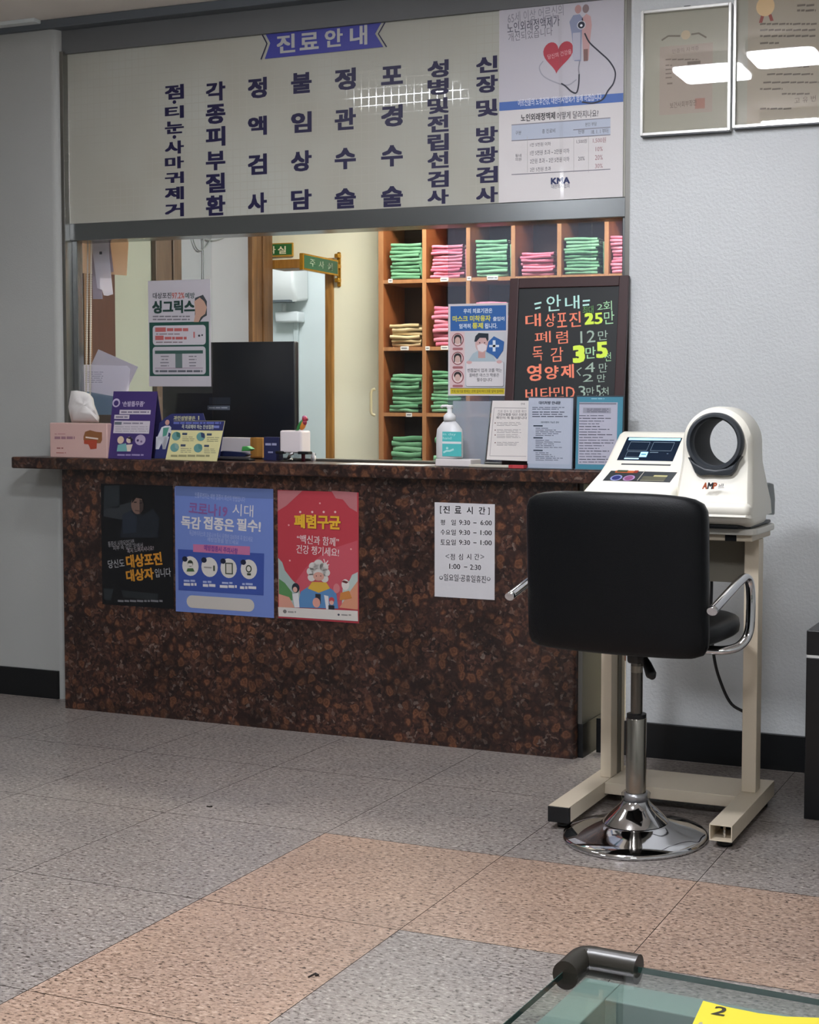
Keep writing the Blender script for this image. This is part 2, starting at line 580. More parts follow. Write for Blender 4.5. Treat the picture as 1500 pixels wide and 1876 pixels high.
class Sheet:
    """a flat printed thing on the plane O + a*u + b*v; its print is laid out on that plane, metres"""
    LAY = .00035

    def __init__(s, O, u=(1, 0, 0), v=(0, 0, 1)):
        s.O = Vector(O); s.u = Vector(u).normalized(); s.v = Vector(v).normalized(); s.n = s.u.cross(s.v).normalized()
        s.b = B(); s.rng = random.Random(3)

    def L(s, px, py):
        d = ray(px, py); t = (s.O - CAM).dot(s.n) / d.dot(s.n); P = CAM + d * t - s.O
        return (P.dot(s.u), P.dot(s.v))

    def bx(s, x0, y0, x1, y1):
        xc, yc = (x0 + x1) / 2, (y0 + y1) / 2
        return s.L(x0, yc)[0], s.L(xc, y1)[1], s.L(x1, yc)[0], s.L(xc, y0)[1]

    def poly2(s, pts, m, lay=1):
        return s.b.face([(p[0], p[1], s.LAY * lay) for p in pts], m)

    def paper(s, x0, y0, x1, y1, m, th=.0006):
        a = s.bx(x0, y0, x1, y1); s.b.box(a[0], a[2], a[1], a[3], -th, 0, m); s.dim = a; return a

    def paper2(s, a, m, th=.0006):
        s.b.box(a[0], a[2], a[1], a[3], -th, 0, m); s.dim = a

    def rect(s, x0, y0, x1, y1, m, lay=1):
        a = s.bx(x0, y0, x1, y1); s.poly2([(a[0], a[1]), (a[2], a[1]), (a[2], a[3]), (a[0], a[3])], m, lay)

    def rrect(s, x0, y0, x1, y1, r, m, lay=1):
        a = s.bx(x0, y0, x1, y1); rr = abs(s.L(x0 + r, y0)[0] - s.L(x0, y0)[0]); rr = min(rr, (a[2] - a[0]) / 2.001, (a[3] - a[1]) / 2.001); pts = []
        for cx, cy, t0 in ((a[2] - rr, a[3] - rr, 0), (a[0] + rr, a[3] - rr, 90), (a[0] + rr, a[1] + rr, 180), (a[2] - rr, a[1] + rr, 270)):
            for k in range(5): t = R(t0 + 22.5 * k); pts.append((cx + rr * math.cos(t), cy + rr * math.sin(t)))
        s.poly2(pts, m, lay)

    def poly(s, pts, m, lay=1):
        f = s.poly2([s.L(*p) for p in pts], m, lay)
        if f.normal.z < 0 or True:
            f.normal_update()
            if f.normal.z < 0: f.normal_flip()

    def circ(s, cx, cy, r, m, lay=1, ry=None, n=20):
        c = s.L(cx, cy); rx = abs(s.L(cx + r, cy)[0] - c[0]); q = ry or r; rz = abs(s.L(cx, cy + q)[1] - c[1])
        s.poly2([(c[0] + rx * math.cos(2 * math.pi * i / n), c[1] + rz * math.sin(2 * math.pi * i / n)) for i in range(n)], m, lay)

    def line(s, pts, wpx, m, lay=1):
        """a drawn stroke"""
        q = [Vector(s.L(p[0], p[1])) for p in pts]; w = abs(s.L(pts[0][0] + wpx, pts[0][1])[0] - q[0][0]) / 2
        L_, R_ = [], []
        for i, p in enumerate(q):
            t = (q[min(i + 1, len(q) - 1)] - q[max(i - 1, 0)]).normalized(); nn = Vector((-t.y, t.x))
            L_.append(p + nn * w); R_.append(p - nn * w)
        for i in range(len(q) - 1):
            f = s.b.face([(a[0], a[1], s.LAY * lay) for a in (R_[i], R_[i + 1], L_[i + 1], L_[i])], m)

    def text(s, body, x0, y0, x1, y1, m, bold=.0, lay=2, rot=0, slope=0, shear=0):
        vs, fs = glyphs(body, bold); ns = 1 if bold <= 0 else (2 if bold < .02 else 4 if bold < .03 else 9); a = s.bx(x0, y0, x1, y1); k = s.b.mi(m); W, H = a[2] - a[0], a[3] - a[1]
        cx, cz = (a[0] + a[2]) / 2, (a[1] + a[3]) / 2; c_, s_ = math.cos(R(rot)), math.sin(R(rot)); out = []
        for x, y in vs:
            p, q = (x - .5) * W, (y - .5) * H
            p += q * shear
            p, q = p * c_ - q * s_, p * s_ + q * c_
            out.append(s.b.bm.verts.new((cx + p, cz + q, s.LAY * lay + .00004 * (len(out) * ns // len(vs)))))
        for f in fs:
            try: s.b.bm.faces.new([out[i] for i in f]).material_index = k
            except ValueError: pass

    def bars(s, x0, y0, x1, y1, n, m, lay=2, fill=.45, ragged=.3, center=False):
        """lines of print too small to read"""
        h = (y1 - y0) / n
        for i in range(n):
            wd = (x1 - x0) * (1 - ragged * s.rng.random()); xa = (x0 + x1 - wd) / 2 if center else x0; xe = xa + wd; x = xa
            yc = y0 + h * (i + .5)
            while x < xe - 1:
                g = min(xe - x, 4 + s.rng.random() * 12); s.rect(x, yc - h * fill / 2, x + g, yc + h * fill / 2, m, lay); x += g + 1.6

    def build(s, name, parent=None):
        o = s.b.build(name, world=False)
        mt = Matrix(((s.u.x, s.v.x, s.n.x, s.O.x), (s.u.y, s.v.y, s.n.y, s.O.y), (s.u.z, s.v.z, s.n.z, s.O.z), (0, 0, 0, 1)))
        if parent is not None:
            off = Vector((0, 0, 0)); p = parent
            while p is not None: off += Vector(p.location); p = p.parent
            o.parent = parent; mt = Matrix.Translation(-off) @ mt
        o.matrix_local = mt
        return o


def K(c, rough=.55): return mat(c, rough)


set_type(TEXTS)


# =================================================================== SETTING
WY, CEILZ, XL, XR = .14, 3.01, -.13, 2.553      # front wall plane, ceiling, edges of the reception opening
TX, TY, TW = 1.414, -.4945, .6025
b = B()
beige = {(2, 2), (2, 3), (2, 4), (3, 2), (4, 2), (5, 2), (2, 5), (4, 5), (-1, 3), (5, 4), (3, 6), (0, 5)}
gx0, gx1, gy0, gy1 = -2.6, 5.2, -6.6, WY + .1
for i in range(-8, 8):
    for j in range(-3, 12):
        x0, x1 = TX + (i - 1) * TW, TX + i * TW
        y1, y0 = TY - (j - 1) * TW, TY - j * TW
        x0, x1, y0, y1 = max(x0 + .0012, gx0), min(x1 - .0012, gx1), max(y0 + .0012, gy0), min(y1 - .0012, gy1)
        if x1 <= x0 or y1 <= y0: continue
        b.face([(x0, y0, 0), (x1, y0, 0), (x1, y1, 0), (x0, y1, 0)], M_TBEIGE if (i, j) in beige else M_TGREY)
b.face([(gx0, gy0, -.0015), (gx1, gy0, -.0015), (gx1, gy1, -.0015), (gx0, gy1, -.0015)], M_GROUT)
b.box(-3.6, 3.4, gy1, 4.4, -.02, -.001, mat('#8a8378', .5))
struct(b, 'floor')

b = B(); b.box(-3.6, 5.2, gy0, 4.4, CEILZ, CEILZ + .05, M_CEIL); struct(b, 'ceiling')

b = B()      # left wall, its corner to the opening rounded
pts = [(-2.6, WY, 0), (XL - .035, WY, 0)] + [(XL - .035 + .035 * math.sin(R(a)), WY + .035 - .035 * math.cos(R(a)), 0) for a in (15, 30, 45, 60, 75, 90)] + [(XL, WY + .09, 0), (-2.6, WY + .09, 0)]
b.prism(pts, (0, 0, CEILZ), M_WALLL); struct(b, 'wall_left', smooth=40)
b = B(); b.box(XR, 5.2, WY, WY + .09, 0, CEILZ, M_WALL, .006); struct(b, 'wall_right')
b = B(); b.box(XL, XR, WY + .035, WY + .18, 2.872, CEILZ, M_TRIM2); struct(b, 'wall_header')
b = B(); b.box(-2.6, -2.5, gy0, WY, 0, CEILZ, M_WALLL); b.box(5.1, 5.2, gy0, WY, 0, CEILZ, M_WALLL); b.box(-2.6, 5.2, gy0, gy0 + .1, 0, CEILZ, M_WALLL); struct(b, 'wall_waiting_room')
b = B(); b.box(-2.5, XL - .03, WY - .012, WY, 0, .128, M_BLACKBASE, .002); struct(b, 'baseboard_left')
b = B(); b.box(2.44, 5.1, WY - .012, WY, 0, .134, M_BLACKBASE, .002); struct(b, 'baseboard_right')
b = B(); b.box(-2.5, 5.1, WY - .02, WY + .035, 2.972, CEILZ, M_TRIM, .004); struct(b, 'trim_1')
b = B(); b.box(-2.5, XL - .06, WY - .06, WY - .02, 2.993, CEILZ, M_ROOMW, .003); struct(b, 'trim_2')

# window frame of the reception hatch and its sliding panes
SY = .19
b = B()
b.box(XL - .001, XL + .018, WY + .02, SY + .05, 1.1, 2.88, M_STEEL, .002)      # jamb post
b.box(XR - .022, XR + .002, WY + .012, SY + .1, 1.1, 2.88, M_STEEL, .002)
b.box(XL + .016, XL + .046, SY + .01, SY + .045, 1.1, 2.09, M_DSTEEL, .004)
b.box(XR - .05, XR - .02, SY + .01, SY + .1, 1.1, 2.09, M_DSTEEL, .004)
b.box(XL + .016, XR - .02, SY - .002, SY + .1, 2.055, 2.131, M_DSTEEL, .003)       # head rail
b.box(XL + .016, XR - .02, SY + .02, SY + .09, 1.1, 1.108, M_STEEL, .001)
win = struct(b, 'window_1')
PY = (SY + .030, SY + .062)
for x0, x1, y in ((XL + .05, at(388, 600, PY[0]).x, PY[0]), (at(691, 600, PY[1]).x, at(691, 600, PY[1]).x + .95, PY[1]), (at(820, 600, PY[0]).x, XR - .05, PY[0])):
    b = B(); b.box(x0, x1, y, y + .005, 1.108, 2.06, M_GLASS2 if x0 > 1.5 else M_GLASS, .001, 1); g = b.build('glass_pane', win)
    if abs(y - PY[1]) < .001:
        b = B(); a = at(690, 737, y); b.tube(smooth_path([(x0 - .004, y - .012, a.z + .055), (x0 - .018, y - .018, a.z + .045), (x0 - .02, y - .018, a.z), (x0 - .018, y - .018, a.z - .045), (x0 - .004, y - .012, a.z - .055)], 4), .0055, mat('#c9bd92', .3), 8)
        b.build('pull_handle', g)

# back office shell
OX, OY = -.45, 2.2
DJ = at(612, 600, OY).x; DT = at(540, 478, OY).z
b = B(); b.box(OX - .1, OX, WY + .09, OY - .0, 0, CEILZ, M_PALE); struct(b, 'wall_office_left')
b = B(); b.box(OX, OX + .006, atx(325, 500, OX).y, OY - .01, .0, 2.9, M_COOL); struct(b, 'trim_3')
b = B(); b.box(DJ, 3.4, OY, OY + .1, 0, CEILZ, M_CREAM); b.box(-1.3, DJ, OY, OY + .1, DT, CEILZ, M_CREAM); b.box(-1.3, OX - .1, OY, OY + .1, 0, DT, M_CREAM); struct(b, 'wall_office_back')
b = B(); b.box(3.3, 3.4, WY + .09, OY, 0, CEILZ, M_CREAM); struct(b, 'wall_office_right')
b = B(); b.box(-3.6, 3.4, 4.3, 4.4, 0, CEILZ, M_ROOMW); b.box(-3.6, -3.5, OY + .1, 4.3, 0, CEILZ, M_ROOMW); b.box(.9, 1.0, OY + .1, 4.3, 0, CEILZ, M_ROOMW); b.box(-3.5, -1.3, OY, OY + .1, 0, CEILZ, M_ROOMW); struct(b, 'wall_injection_room')
b = B()      # golden casing of the doorway
jw = .05
b.box(DJ - jw, DJ, OY - .02, OY + .12, 0, DT, M_WOODG, .004)
b.box(OX - .0, DJ, OY - .02, OY + .12, DT - .045, DT + .008, M_WOODG, .004)
struct(b, 'trim_door_casing')
b = B()      # fluted casing at the left corner of the office
y0, y1 = atx(453, 520, OX).y, atx(493, 520, OX).y
for k in range(4):
    ya = y0 + (y1 - y0) * k / 4
    b.box(OX, OX + (.028 if k % 2 else .036), ya, ya + (y1 - y0) / 4 - .002, 0, 2.9, M_WOODB, .005)
struct(b, 'trim_wood_casing')
b = B(); y0, y1 = atx(277, 480, OX).y, atx(325, 480, OX).y
for k in range(3): b.box(OX, OX + (.03 if k != 1 else .022), y0 + (y1 - y0) * k / 3, y0 + (y1 - y0) * (k + 1) / 3 - .002, 0, 2.9, M_WOODA, .004)
struct(b, 'trim_brown_column')
b = B(); y0, y1 = atx(143, 600, OX).y, atx(207, 600, OX).y
b.box(OX, OX + .016, y0, y1, 0, 2.9, M_WOODD, .003)
for k in range(3): b.box(OX, OX + .03, y0 - .02 + k * .03, y0 + .004 + k * .03, 0, 2.9, M_WOODB, .004)
b.build('door_1')['kind'] = 'structure'

# ------------------------------------------------------------------ ceiling lights
def ceiling_light(x, y, wx, wy, power, label, col='#f6f8ff', z=CEILZ, drop=.075):
    t = thing('ceiling_light', label, 'ceiling light', (x, y, z - drop), 0, 'square ceiling lights')
    b = B(); pts = []
    for cx, cy, t0 in ((1, 1, 0), (-1, 1, 90), (-1, -1, 180), (1, -1, 270)):
        for k in range(5):
            a = R(t0 + 22.5 * k); pts.append((x + cx * (wx / 2 - .03) + .03 * math.cos(a), y + cy * (wy / 2 - .03) + .03 * math.sin(a), z - drop))
    c = Vector((x, y, 0))
    b.prism([(c.x + (p[0] - c.x) * 1.04, c.y + (p[1] - c.y) * 1.04, z - drop + .02) for p in pts], (0, 0, drop - .0201), mat('#dcdcdc', .4)); b.build('housing', t)
    b = B(); b.prism(pts, (0, 0, .0195), mat(col, .5, emit=power), .006); b.build('diffuser', t)
    return t


ceiling_light(2.435, -1.385, .33, .27, LAMP_NEAR, 'square lit ceiling lamp in front of the two framed certificates')
ceiling_light(2.83, -1.22, .31, .25, LAMP_NEAR, 'lit ceiling lamp nearest the right wall, mirrored in the taller certificate')
ceiling_light(.8, -1.22, .62, .13, LAMP_LEFT, 'dim ceiling lamp mirrored in the tiled sign above the counter')
ceiling_light(2.55, -2.65, .33, .3, LAMP_FAR * 3.3, 'ceiling lamp farther from the counter over the waiting room')
ceiling_light(.6, -3.9, .5, .5, LAMP_FAR * .45, 'ceiling lamp over the left side of the waiting room')
ceiling_light(4.0, -4.4, .5, .5, LAMP_FAR * 1.2, 'ceiling lamp over the glass table')
ceiling_light(1.0, 1.36, .6, .22, LAMP_OFFICE, 'ceiling lamp behind the counter over the monitor', '#fffbef', drop=.2)
ceiling_light(2.35, 1.36, .6, .22, LAMP_OFFICE, 'ceiling lamp behind the counter before the chart shelf', '#fffbef', drop=.2)
ceiling_light(-1.0, 3.2, .6, .4, LAMP_ROOM, 'ceiling lamp in the injection room', '#f4fbff')

# =================================================================== RECEPTION COUNTER
t = thing('reception_counter', 'long reception counter clad in dark brown speckled granite', 'counter', (1.2, .1, 0))
b = B(); pts = [(0, .03, 0), (0, 0, 0), (2.385, 0, 0)] + [(2.385 + .018 * math.sin(R(a)), .018 - .018 * math.cos(R(a)), 0) for a in (30, 60, 90)] + [(2.403, .03, 0)]
b.prism(pts, (0, 0, 1.046), M_GRANITE); b.build('front_panel', t, smooth=40)
b = B(); b.prism([(-.225, -.052, 1.048), (2.62, -.052, 1.048), (2.62, .138, 1.048), (2.545, .138, 1.048), (2.545, .40, 1.048), (-.122, .40, 1.048), (-.122, .138, 1.048), (-.225, .138, 1.048)], (0, 0, .05), M_GRANITE, .006, 3); b.build('countertop', t)
b = B(); b.box(.0, 2.42, .031, .25, .13, 1.046, mat('#54524e', .5)); b.build('end_wall', t)
b = B(); b.box(.0, 2.424, .031, .24, 0, .13, M_BLACKBASE); b.build('kickplate', t)
CT = 1.0985

# =================================================================== SIGN OVER THE COUNTER
INK = mat('#1a1640', .45); INKB = mat('#40439a', .4); SILV = mat('#b9b9b6', .4)
t = thing('signboard', 'wide tiled sign over the counter listing clinic services in dark blue Korean letters', 'sign', (1.2, SY, 2.13))
s = Sheet((XL + .018, SY, 2.131)); s.paper2((0, 0, XR - XL - .040, .741), m_signtile(), .06)
cols = [(302, 337, '점155-182 ·185-189 티194-217 눈222-245 ·249-253 사258-282 마287-309 귀315-336 제342-366 거372-397'),
        (377, 413, '각150-185 종191-227 피232-268 부277-312 질317-353 환358-395'),
        (454, 489, '정142-180 액213-248 검282-320 사353-390'), (533, 571, '불133-171 임205-243 상276-314 담347-384'),
        (613, 652, '정125-165 관198-238 수271-310 술345-382'), (698, 738, '포121-155 경192-232 수266-305 술341-379'),
        (783, 822, '성110-142 병144-174 및179-208 전211-242 립245-276 선278-308 검313-343 사347-374'),
        (872, 912, '신103-133 장138-170 및182-213 방232-262 광269-299 검305-335 사342-371')]
for x0, x1, seq in cols:
    for it in seq.split():
        ch = it[0]; ya, yb = [float(q) for q in it[1:].split('-')]
        if ch == '·': s.circ((x0 + x1) / 2, (ya + yb) / 2, 3.4, INK, 1)
        else: s.text(ch, x0, ya, x1, yb, INK, .042, 1)
s.build('panel', t)
s = Sheet((0, SY - .002, 2.13))
s.poly([(484, 58), (701, 37), (687, 62), (702, 86), (485, 108), (495, 79)], INKB, 1)
s.line([(478, 59), (489, 80), (478, 109)], 2.2, INK, 1); s.line([(708, 36), (693, 62), (708, 86)], 2.2, INK, 1)
for ch, x0, y0, x1, y1 in (('진', 507, 63, 541, 97), ('료', 549, 60, 584, 91), ('안', 595, 53, 628, 86), ('내', 641, 47, 673, 83)): s.text(ch, x0, y0, x1, y1, SILV, .03, 3)
s.build('banner', t)

# ------------------------------------------------------------------ big poster taped over the right end of the sign
s = Sheet((0, SY - .006, 2.13)); lt = K('#c3c0c8'); s.paper(914, -6, 1142, 366, K('#d8d4d4'))
a = s.dim
s.poly2([(a[0] + .001, s.L(1030, 186)[1]), (a[2] - .001, s.L(1030, 186)[1]), (a[2] - .001, a[3] - .001), (a[0] + .001, a[3] - .001)], lt, 1)
s.rect(914.5, 179, 1141.5, 195, K('#4f70b4'), 2)
s.text('65세 이상 어르신의', 930, 16, 1032, 36, K('#8d8b96'), 0, 2, 3); s.text('노인외래정액제가', 929, 35, 1025, 55, K('#4a4858'), .005, 2, 3); s.text('개선되었습니다', 931, 55, 1012, 71, K('#77757f'), 0, 2, 3)
hp = []
for k in range(40):
    q = 2 * math.pi * k / 40; hx = 16 * math.sin(q) ** 3; hy = 13 * math.cos(q) - 5 * math.cos(2 * q) - 2 * math.cos(3 * q) - math.cos(4 * q)
    hp.append((1022 + hx * 1.72 + hy * .18, 101 - hy * 2.05 - hx * .12))
s.poly(hp, K('#b5414f', .4), 3); s.text('당신의 건강을', 1003, 95, 1047, 104, K('#e3b9bd'), 0, 4, 8)
s.poly([(1043, 40), (1050, 28), (1062, 26), (1068, 34), (1066, 58), (1064, 112), (1052, 112), (1047, 62)], K('#8e95b0'), 2); s.poly([(1066, 34), (1074, 25), (1082, 30), (1084, 46), (1080, 82), (1078, 110), (1069, 112), (1066, 62)], K('#c79f9e'), 2)
s.circ(1059, 17, 6, K('#b98f8c'), 3, 8); s.circ(1073, 16, 6, K('#8d7a7c'), 3, 8); s.rect(1069, 90, 1077, 112, K('#8a6a66'), 3); s.rect(1049, 60, 1063, 110, K('#b9b8c6'), 3)
s.circ(1065, 46, 8, K('#d0d0d6'), 4); s.circ(1065, 46, 6.4, K('#2b2d3d'), 5); s.circ(1065, 47, 2.4, K('#f0f0f4'), 6)
s.line(smooth_path([(1071, 61, 0), (1080, 78, 0), (1098, 95, 0), (1116, 112, 0), (1127, 132, 0), (1124, 152, 0), (1114, 166, 0), (1104, 182, 0), (1086, 189, 0), (1066, 187, 0)], 6), 2.6, K('#33333f'), 5)
s.line(smooth_path([(1061, 136, 0), (1060, 156, 0), (1056, 170, 0), (1047, 168, 0), (1036, 158, 0), (1028, 153, 0)], 6), 2.6, K('#33333f'), 5)
s.line(smooth_path([(1062, 112, 0), (1060, 126, 0), (1061, 136, 0)], 4), 2.2, K('#8f8e98'), 5); s.line(smooth_path([(995, 112, 0), (988, 124, 0), (996, 140, 0), (1020, 152, 0), (1040, 156, 0), (1056, 146, 0)], 5), 2, K('#a2a1ad'), 3)
s.text('어르신들의 노후건강, 대한의사협회가 함께 하겠습니다.', 949, 176, 1103, 190, K('#e8ebf4'), .01, 3, 0)
s.text('노인외래정액제', 954, 207, 1017, 221, K('#2c2a30'), .02, 2); s.text('어떻게 달라지나요?', 1020, 203, 1096, 217, K('#3b393f'), .005, 2)
s.poly([(937, 229), (1118, 216), (1118, 247), (937, 258)], K('#b7bfcf'), 1.5)
for p in ([(937, 229), (1118, 216)], [(937, 320), (1118, 310)], [(937, 258), (1118, 247)], [(1050, 238), (1118, 233)]): s.line(p, 1.4, K('#85838c'), 2)
for x in (966, 1051, 1078): s.line([(x, 250), (x, 316)], .7, K('#b9b5b4'), 2)
D2 = K('#68666c'); P2 = K('#a6787f')
for body, x0, y0, x1, y1, m in (('구분', 944, 240, 955, 247, D2), ('총 진료비', 993, 236, 1017, 244, D2), ('본인 부담', 1072, 224, 1093, 231, D2), ('현행', 1059, 238, 1070, 245, D2), ('18. 1. 1 부터', 1083, 236, 1114, 245, D2), ('1만 5천원 이하', 971, 261, 1009, 268, D2), ('1,500원', 1056, 255, 1075, 263, D2), ('1,500원', 1086, 252, 1110, 262, P2), ('1만 5천원 초과 ~ 2만원 이하', 971, 274, 1043, 283, D2), ('10%', 1091, 269, 1104, 277, P2), ('2만원 초과 ~ 2만 5천원 이하', 971, 289, 1043, 298, D2), ('20%', 1059, 287, 1071, 294, D2), ('20%', 1090, 284, 1104, 293, P2), ('2만 5천원 초과', 971, 306, 1009, 314, D2), ('30%', 1090, 300, 1104, 308, P2), ('동네', 944, 282, 955, 288, D2), ('의원', 944, 289, 955, 295, D2)):
    s.text(body, x0, y0, x1, y1, m, .0, 3)
s.text('KMA', 1009, 325, 1044, 337, K('#27315e'), .045, 2); s.text('대한의사협회', 1010, 337, 1043, 345, K('#55586c'), .0, 2)
o = s.build('poster'); tag(o, 'tall grey and white poster with red heart and stethoscope taped over the sign', 'poster', 'printed notices')
s = Sheet((0, SY - .0085, 2.13)); s.poly([(1022, -4), (1028, -4), (1033, 366), (1026, 366)], m_glass('tape_film', (.97, .97, .97, 1), .08, 1.5), 1)
b = s.b; o = s.build('adhesive_tape'); tag(o, 'strip of clear tape running down the heart poster', 'tape')

# ------------------------------------------------------------------ framed certificates
def certificate(name, x0, x1, z0, z1, label, draw, tilt):
    t = thing('framed_certificate', label, 'certificate', ((x0 + x1) / 2, WY, z0), 0, 'framed certificates')
    al = mat('#e3e3e0', .25, .6); dk = mat('#3e4144', .4)
    b = B(); fw = .011
    for a, c, d, e in ((x0, x0 + fw, z0, z1), (x1 - fw, x1, z0, z1), (x0 + fw, x1 - fw, z0, z0 + fw), (x0 + fw, x1 - fw, z1 - fw, z1)): b.box(a, c, WY - .03, WY - .004, d, e, al, .0015)
    b.build('frame', t)
    b = B(); b.box(x0 + .003, x1 - .003, WY - .0275, WY - .001, z0 - .0035, z0 + .0002, dk); b.box(x0 + fw - .001, x1 - fw + .001, WY - .012, WY - .0045, z0 + fw - .001, z1 - fw + .001, dk); b.build('backing', t)
    s = Sheet((x0 + fw, WY - .0135, z0 + fw)); draw(s, x1 - x0 - 2 * fw, z1 - z0 - 2 * fw); s.build('document', t)
    b = B(); b.box(x0 + fw - .002, x1 - fw + .002, WY - .0215, WY - .019, z0 + fw - .002, z1 - fw + .002, m_glass('frame_glass', (.93, .93, .93, 1), 0.0, 1.5)); b.build('glass', t)
    if tilt:
        b = B(); b.box((x0 + x1) / 2 - .012, (x0 + x1) / 2 + .012, WY - .012, WY - .002, z1 - .001, z1 + .008, dk); b.build('hanger', t)
    return t


def draw1(s, W, H):
    s.paper2((0, 0, W, H), K('#b9b6a4'))
    a = s.bx(1208, 82, 1305, 208); s.poly2([(a[0], a[1]), (a[2], a[1]), (a[2], a[3]), (a[0], a[3])], K('#bbac9d'), 1)
    s.line([(1212, 74), (1224, 66), (1246, 66)], 3, K('#7f7768'), 2); s.line([(1266, 63), (1280, 61), (1294, 69)], 3, K('#7f7768'), 2)
    s.circ(1256, 64, 8.5, K('#d6c4a2'), 2); F = K('#8b7d70')
    s.text('인증의 자격증', 1231, 87, 1280, 95, F, 0, 2, 3)
    s.rect(1259, 112, 1283, 118, K('#837466'), 2); s.bars(1219, 106, 1285, 112, 1, F, 2, .4); s.bars(1219, 116, 1232, 146, 4, F, 2, .3); s.bars(1222, 150, 1235, 156, 1, F, 2, .5)
    s.text('보건사회부장관', 1227, 185, 1276, 196, K('#6e5f54'), 0, 2, 3)
    s.rect(1273, 180, 1291, 199, K('#b48474'), 1.5)


def draw2(s, W, H):
    s.paper2((0, 0, W, H), K('#b7ac98'))
    a = s.bx(1352, -120, 1370, 232); s.poly2([(0, 0), (a[2], 0), (a[2], H), (0, H)], K('#b4b2a2'), 1)
    s.circ(1402, 12, 17, K('#ecc78e', .4), 3, 18); s.poly([(1394, 28), (1400, 28), (1396, 42), (1390, 42)], K('#9c4238'), 2); s.poly([(1407, 27), (1413, 26), (1417, 38), (1411, 39)], K('#9c4238'), 2)
    F = K('#6f6458')
    for y in (44, 55, 66, 79): s.bars(1392, y - 3, 1497 if y < 75 else 1428, y + 3, 1, F, 2, .55, .05)
    s.bars(1460, 5, 1495, 24, 2, F, 2, .4, .2)
    for y, x0, x1 in ((122, 1430, 1485), (136, 1405, 1492), (151, 1398, 1500), (163, 1392, 1434), (172, 1432, 1485), (199, 1392, 1450)): s.bars(x0, y - 3, x1, y + 3, 1, F, 2, .5, .05)
    s.text('고 유 번 호', 1455, 176, 1510, 187, F, 0, 2, 3)


certificate('a', 2.603, 2.950, 2.338, 2.795, 'smaller certificate in a thin silver frame, with a red square stamp', draw1, True)
certificate('b', 2.958, 3.47, 2.345, 3.0 - .035, 'larger certificate beside it bearing a gold seal with red ribbons', draw2, False)

# =================================================================== POSTERS ON THE COUNTER FRONT
FY = -.0022
PG = 'printed notices'
s = Sheet((0, FY, 0)); s.paper(186, 888, 317, 1111, K('#0b0d11', .35))
s.poly([(191, 890), (219, 889), (219, 930), (190, 932)], K('#23282c', .35), 1); s.poly([(190, 933), (240, 920), (248, 944), (222, 952), (190, 946)], K('#2a2e32'), 1)
s.poly([(226, 942), (243, 934), (262, 944), (280, 932), (292, 948), (290, 985), (220, 985)], K('#151b23'), 2); s.poly([(238, 936), (251, 946), (250, 975), (226, 978), (224, 944)], K('#1e2632'), 3)
s.circ(252, 925, 11.5, K('#6d564d'), 4, 17); s.poly([(242, 922), (243, 911), (250, 907), (259, 908), (264, 916), (264, 925), (260, 914), (250, 912)], K('#0a0a0b'), 5); s.poly([(256, 914), (264, 918), (263, 934), (256, 943)], K('#3b302d'), 4.6)
s.line([(246, 920), (251, 920)], 1.6, K('#1c1614'), 6); s.line([(256, 922), (261, 921)], 1.6, K('#1c1614'), 6); s.line([(248, 935), (256, 936)], 1.2, K('#43302c'), 6)
s.poly([(190, 1078), (208, 1079), (203, 1100), (191, 1098)], K('#22272a'), 1); s.poly([(222, 1081), (290, 1088), (288, 1100), (226, 1094)], K('#1d2225'), 1)
LT = K('#8e8c90')
s.text('통증이 시작되었다면', 198, 990, 246, 1000, LT, .0, 2, 7); s.text('피부 속 깊은 곳에서', 207, 997, 262, 1006, LT, 0, 2, 7); s.text('혹시 느껴지시나요?', 233, 1002, 282, 1011, K('#a3989c'), .0, 2, 8)
s.text('당신도', 198, 1025, 228, 1040, K('#a9a9ac'), .0, 2, 7)
OR = K('#b97f27'); s.text('대상포진', 231, 1014, 297, 1038, OR, .04, 2, 7); s.text('대상자', 231, 1042, 282, 1064, OR, .04, 2, 7); s.text('입니다', 284, 1041, 313, 1057, K('#a9a9ac'), 0, 2, 6)
s.bars(216, 1098, 298, 1104, 1, K('#6c6c70'), 2, .6, .0)
tag(s.build('poster'), 'dark black poster of a man in a coat with orange lettering on the counter', 'poster', PG)

s = Sheet((0, FY, 0)); BL = K('#667bb8'); s.paper(321, 895, 501, 1126, BL, .0005)
s.rect(321.5, 893, 500.5, 911, K('#5a6c9c'), 1)
W_ = K('#c9c6c8'); LB = K('#9aa5c9')
s.text('인플루엔자는 예방 접종이 최선의 방법입니다', 357, 906, 449, 916, LB, 0, 2, -3); s.text('코로나19', 346, 922, 417, 945, K('#7d558d'), .03, 2, -3); s.text('시대', 426, 924, 464, 946, W_, -.01, 2, -3)
s.text('독감', 332, 946, 368, 969, W_, .035, 2, -3); s.text('접종은', 373, 948, 429, 972, W_, .035, 2, -3); s.text('필수!', 434, 951, 478, 974, W_, .035, 2, -3)
s.text('독감바이러스와 코로나19 동시 유행에 대비하여 꼭 맞으세요', 347, 977, 463, 987, LB, 0, 2, -3); s.text('예방접종을 받으세요', 380, 987, 437, 995, LB, .0, 2, -3)
s.poly([(326, 1006), (484, 1014), (483, 1091), (327, 1081)], K('#344a92'), 2); s.poly([(354, 997), (458, 1001), (458, 1017), (354, 1011)], K('#b3698f'), 3); s.text('예방접종시 주의사항', 374, 1001, 436, 1012, K('#6a3b86'), .03, 4, -3)
ID = K('#2e3a2c')
